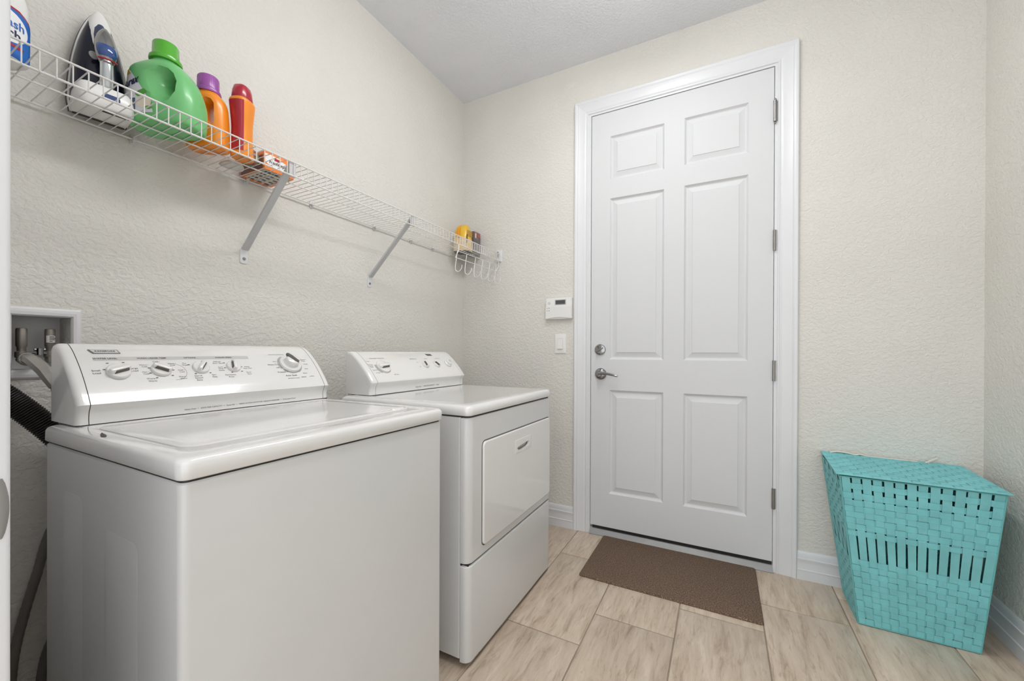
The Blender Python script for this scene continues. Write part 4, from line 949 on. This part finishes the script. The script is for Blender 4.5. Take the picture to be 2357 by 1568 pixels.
# heel
mb = MB(); mb.loft([[il(n_, s_, z_) for n_, s_ in rrect(.055, 0, dn, ds2, .02, 5)] for z_, dn, ds2 in ((0, .100, .102), (.004, .106, .108), (.03, .106, .110), (.048, .100, .106), (.058, .088, .096))]); hl = obj('heel', mb, M_PLASTIC, ir, ang=50)
mb = MB(); mb.loft([[il(n_, s_, z_) for n_, s_ in rrect(.014, 0, .012, .100, .004, 3)] for z_ in (-.0008, .002)]); mb.loft([[il(n_, s_, z_) for n_, s_ in rrect(.085, .018, .008, .056, .004, 3)] for z_ in (-.0008, .002)]); obj('heel_slot', mb, M_DARK, hl)
mb = MB(); mb.loft([[il(n_, s_, z_) for s_, z_ in rrect(.008, .030, .030, .016, .006, 4)] for n_ in (.1075, .1092)]); obj('heel_button', mb, mat('blue_button', (40, 66, 120), .3), hl)
# handle
hpth = [(.082, .045), (.088, .062), (.092, .085), (.093, .115), (.090, .15), (.072, .188), (.052, .205)]; mb = MB()
mb.tube([il(a, 0, b) for a, b in keyed(hpth, 4)], [.0125] * 25, 18, flat=1.0); hd = obj('handle', mb, M_PLASTIC, ir, ang=60)
mb = MB(); mb.tube([il(a + .0045, .0, b) for a, b in keyed(hpth[1:5], 4)], [.0105] * 13, 14); obj('handle_grip', mb, mat('grip_chrome', (196, 202, 205), .18, metal=.6), hd)
mb = MB(); R = []
for i in range(13):
    t_ = i / 12; zc = lerp(.118, .215, t_); r_ = .0225 * math.sin(math.pi * (t_ * .86 + .10)) ** .55
    R.append([il(.094 + r_ * 1.0 * math.cos(a) - .022 * t_, r_ * .95 * math.sin(a), zc + .004 * math.cos(a)) for a in (math.tau * k / 22 for k in range(22))])
mb.loft(R); fc = obj('handle_cap', mb, M_CHROME, hd, ang=70)
mb = MB(); R = []
for i in range(9):
    t_ = i / 8; zc = lerp(.132, .182, t_); r_ = .0245 * math.sin(math.pi * (t_ * .8 + .12)) ** .4
    R.append([il(.094 + r_ * math.cos(a) - .022 * (zc - .118) / .097, r_ * .93 * math.sin(a), zc) for a in (math.radians(lerp(-62, 62, k / 14)) for k in range(15))])
vs = [p for r in R for p in r]; mb.add(vs, [(i * 15 + k, i * 15 + k + 1, (i + 1) * 15 + k + 1, (i + 1) * 15 + k) for i in range(8) for k in range(14)]); obj('blue_window', mb, mat('blue_gloss', (32, 70, 136), .1, coat=.9), fc, recalc=False)
mb = MB(); mb.tube([il(.0925 + .0215 * math.cos(a), .0195 * math.sin(a), .128 - .004 * math.cos(a)) for a in (math.radians(lerp(-60, 60, k / 12)) for k in range(13))], .0022, 8); obj('red_accent', mb, M_CRIM, fc)
mb = MB(); mb.lathe([(.0085, 0), (.0085, .0035), (.006, .005), (0, .005)], FR(il(.062, -.018, .145), (il(0, 1, 0) - il(0, 0, 0)), Z, (il(1, -.55, .25) - il(0, 0, 0)).normalized()), 20); obj('fill_cap', mb, mat('cap_grey', (170, 168, 166), .4), ir)
mb = MB(); pts = []
for i in range(90):
    a = i / 90 * math.tau * 3.2; pts.append(il(.085 + .010 * math.cos(a), .054 + .010 * math.sin(a) + .0, .004 + .009 + .013 * i / 90))
mb.tube(pts, .0032, 8); obj('power_cord', mb, mat('cord_white', (214, 206, 198), .5), ir)
ir.scale = (1.05, 1.05, 1.05); ir.location.y += .006

# yellow packet and dark boxes at the far end
t = thing('yellow_bag', (.09, -.10, TOP), 'small yellow printed bag standing at the far end of the shelf', 'bag')
mb = MB(); R = []
for z_, a, b, c in ((0, .050, .044, 3.5), (.004, .054, .048, 3.5), (.06, .056, .050, 3.2), (.12, .053, .047, 3.0), (.150, .046, .038, 2.8), (.168, .040, .028, 2.5), (.178, .034, .016, 2.2)):
    R.append(squircle(.100, -.150, a, b, c, .1, 28, TOP + z_))
mb.loft(R); obj('bag_body', mb, mat('yellow_wrap', (226, 182, 52), .35, coat=.3, var=.06, bmp=(30, .3, .004)), t, ang=60)
def bagring(z_, grow=0):
    Q = [(0, .050, .044, 3.5), (.004, .054, .048, 3.5), (.06, .056, .050, 3.2), (.12, .053, .047, 3.0), (.150, .046, .038, 2.8)]
    for a, b in zip(Q, Q[1:]):
        if a[0] <= z_ <= b[0]:
            u_ = (z_ - a[0]) / (b[0] - a[0]); return squircle(.100, -.150, lerp(a[1], b[1], u_) + grow, lerp(a[2], b[2], u_) + grow, lerp(a[3], b[3], u_), .1, 28, TOP + z_)
mb = MB(); mb.loft([bagring(z_, .0008) for z_ in (.004, .03, .06, .082)], cap=False); obj('cream_panel', mb, mat('cream_panel', (222, 190, 132), .5), t, ang=60)
for k in range(6):
    mb = MB(); mb.box((.1545, -.180 + k * .0098, TOP + .098), (.1572, -.1755 + k * .0098, TOP + .136)); obj('printed_bar', mb, mat('bar_tan', (186, 150, 78), .5), t)
mb = MB(); mb.box((.1555, -.1885, TOP + .05), (.1585, -.1815, TOP + .105)); obj('clip', mb, M_PRINTD, t)
mb = MB(); pts = [(.100, -.204, TOP + .092), (.100, -.204, TOP + .120), (.100, -.197, TOP + .146), (.100, -.176, TOP + .168)]; mb.tube([Vector(p) for p in keyed(pts, 4)], [.010, .0105, .011, .0105, .010, .0095, .009, .008, .007, .006, .005, .004, .003], 10, flat=.6); obj('strap', mb, mat('strap_orange', (232, 150, 20), .4), t)
mb = MB(); mb.loft([bagring(.0, .002 - .02 * 0), bagring(.004, .0025)]); obj('bag_base', mb, mat('base_dark', (70, 66, 62), .6, var=.5), t)
t2 = thing('small_dark_box', (.10, -.05, TOP), 'small dark grey and red box just right of the yellow bag', 'box')
mb = MB(); mb.box((.075, -.094, TOP), (.150, -.014, TOP + .152), .002); obj('carton', mb, mat('dark_carton', (96, 92, 90), .3, coat=.3, var=.2), t2)
mb = MB(); mb.box((.150, -.088, TOP + .105), (.1512, -.06, TOP + .148)); mb.box((.150, -.05, TOP + .12), (.1512, -.02, TOP + .148)); obj('carton_print', mb, mat('print_greyred', (170, 96, 88), .4), t2)
mb = MB(); mb.box((.1508, -.080, TOP + .11), (.152, -.070, TOP + .14)); mb.box((.075, -.09, TOP + .1515), (.14, -.06, TOP + .158)); obj('carton_label', mb, M_PLASTIC, t2)

# ------------------------------------------------------------------ door mat
mb = MB(); mb.slab(FR((0, 0, 0)), (1.008 + 1.766) / 2, -.2505, .758, .463, .012, 0, .009, .004, seg=4)
tag(obj('door_mat', mb, M_MAT), 'dark brown rectangular mat on the tiles in front of the door', 'door mat')

# ------------------------------------------------------------------ woven hamper
t = thing('laundry_hamper', (2.27, -.17, 0), 'turquoise woven laundry hamper with lid in the right corner', 'laundry hamper')
Bc = [Vector((2.100, -.288, .004)), Vector((2.440, -.292, .004)), Vector((2.440, -.060, .004)), Vector((2.102, -.060, .004))]
Tc = [Vector((2.030, -.336, .592)), Vector((2.482, -.338, .590)), Vector((2.482, -.012, .590)), Vector((2.032, -.012, .596))]
def weave(mbv, mbh, BL, BR_, TR, TL, ncol, rows, seed=0, gp=.095):
    rnd = random.Random(seed)
    def P(u_, v_, h):
        a = BL.lerp(BR_, u_); b = TL.lerp(TR, u_); p = a.lerp(b, v_); return p + nrm * h
    nrm = (BR_ - BL).cross(TL - BL).normalized()
    cw = 1 / ncol; gap = gp
    # uprights
    amp = .0011
    for c in range(ncol):
        jit = rnd.uniform(-.04, .04)
        ua, ub = (c + gap + jit) * cw, (c + 1 - gap + jit) * cw
        ua, ub = max(ua, 0), min(ub, 1)
        vsamp = [0]; hs = [0]
        for j, (va, vb) in enumerate(rows):
            s = 1 if (c + j) % 2 == 0 else -1
            vsamp += [lerp(va, vb, .1), lerp(va, vb, .9)]; hs += [amp * s, amp * s]
        vsamp.append(1); hs.append(0)
        vs = []; fs = []
        for v_, h in zip(vsamp, hs): vs += [P(ua, v_, h + .0003), P(ub, v_, h + .0003), P(ub, v_, h - .0003), P(ua, v_, h - .0003)]
        for i in range(len(vsamp) - 1):
            for k in range(4): fs.append((i * 4 + k, i * 4 + (k + 1) % 4, (i + 1) * 4 + (k + 1) % 4, (i + 1) * 4 + k))
        mbv.add(vs, fs)
    for j, (va, vb) in enumerate(rows):
        vs = []; fs = []; us = [0]; hs = [0]; off = [0]
        for c in range(ncol):
            s = -1 if (c + j) % 2 == 0 else 1; o_ = rnd.uniform(-.0022, .0022)
            us += [(c + .12) * cw, (c + .88) * cw]; hs += [amp * s * 1.15, amp * s * 1.15]; off += [o_, o_]
        us.append(1); hs.append(0); off.append(0)
        for u_, h, o_ in zip(us, hs, off): vs += [P(u_, va + o_, h + .0003), P(u_, vb + o_, h + .0003), P(u_, vb + o_, h - .0003), P(u_, va + o_, h - .0003)]
        for i in range(len(us) - 1):
            for k in range(4): fs.append((i * 4 + k, i * 4 + (k + 1) % 4, (i + 1) * 4 + (k + 1) % 4, (i + 1) * 4 + k))
        mbh.add(vs, fs)
def mkrows():
    rows = []
    v_ = .004
    while v_ < .43: rows.append((v_, v_ + .0385)); v_ += .0402
    # open band v .435 .. .60 (uprights only)
    v_ = .605
    rows.append((v_, v_ + .034)); v_ += .0425
    while v_ < .84: rows.append((v_, v_ + .0385)); v_ += .0402
    rows.append((v_ + .006, v_ + .046)); rows.append((v_ + .076, v_ + .114))
    return rows
rows = mkrows(); mbh = MB(); mbv = mbh
names = []
for k in range(4):
    a, b = k, (k + 1) % 4; ncol = 14 if k % 2 == 0 else 8
    mbh.cur = 0; tmp = MB(); tmp2 = MB(); weave(tmp, tmp2, Bc[a], Bc[b], Tc[b], Tc[a], ncol, rows, k)
    mbh.cur = 0; mbh.add(tmp.v, tmp.f); mbh.cur = 1; mbh.add(tmp2.v, tmp2.f)
mbh.cur = 0; mbh.add([v + Vector((0, 0, .003)) for v in Bc], [(0, 1, 2, 3)])
# corner posts
obj('woven_basket', mbh, [M_TEALV, M_TEALH], t, smooth=False)
mb = MB()
for a, b in zip(Bc, Tc): mb.tube([a, b], .0028, 8)
for q in (Bc, Tc): mb.tube([q[0], q[1], q[2], q[3], q[0]], .0026, 6)
obj('wire_frame', mb, mat('teal_frame', (104, 178, 178), .5), t)
mb = MB(); mb.cur = 0; tmp = MB(); tmp2 = MB(); zf, zb = .599, .618
LB = [Vector((2.018, -.345, .6015)), Vector((2.492, -.350, .597)), Vector((2.496, -.006, .609)), Vector((2.028, -.006, .6175))]
lrows = [(i / 12 + .001, i / 12 + .0825) for i in range(12)]
weave(tmp, tmp2, LB[0], LB[1], LB[2], LB[3], 17, lrows, 9, gp=.03); mb.add(tmp.v, tmp.f); mb.cur = 1; mb.add(tmp2.v, tmp2.f)
mb.cur = 0; mb.tube([LB[0], LB[1], LB[2], LB[3], LB[0]], .0022, 6)
obj('hamper_lid', mb, [M_TEALV, M_TEALH], t, smooth=False)
M_CLOTH = mat('liner_cloth', (226, 218, 206), .8, var=.04)
mb = MB(); pts = keyed([(2.06, -.014, .618), (2.085, -.012, .6235), (2.12, -.012, .6225), (2.15, -.016, .618), (2.165, -.014, .621), (2.18, -.012, .6185), (2.20, -.012, .614), (2.36, -.012, .6115)], 5)
mb.tube([Vector(p) for p in pts], .0035, 8, flat=1.6); ln = obj('liner_cord', mb, M_CLOTH, t)
mb = MB(); pts = keyed([(2.385, -.014, .610), (2.40, -.012, .620), (2.418, -.008, .630), (2.425, -.006, .633)], 4); mb.tube([Vector(p) for p in pts], [.005] * 12 + [.0035], 8, flat=.35); obj('liner_tie', mb, M_CLOTH, t)
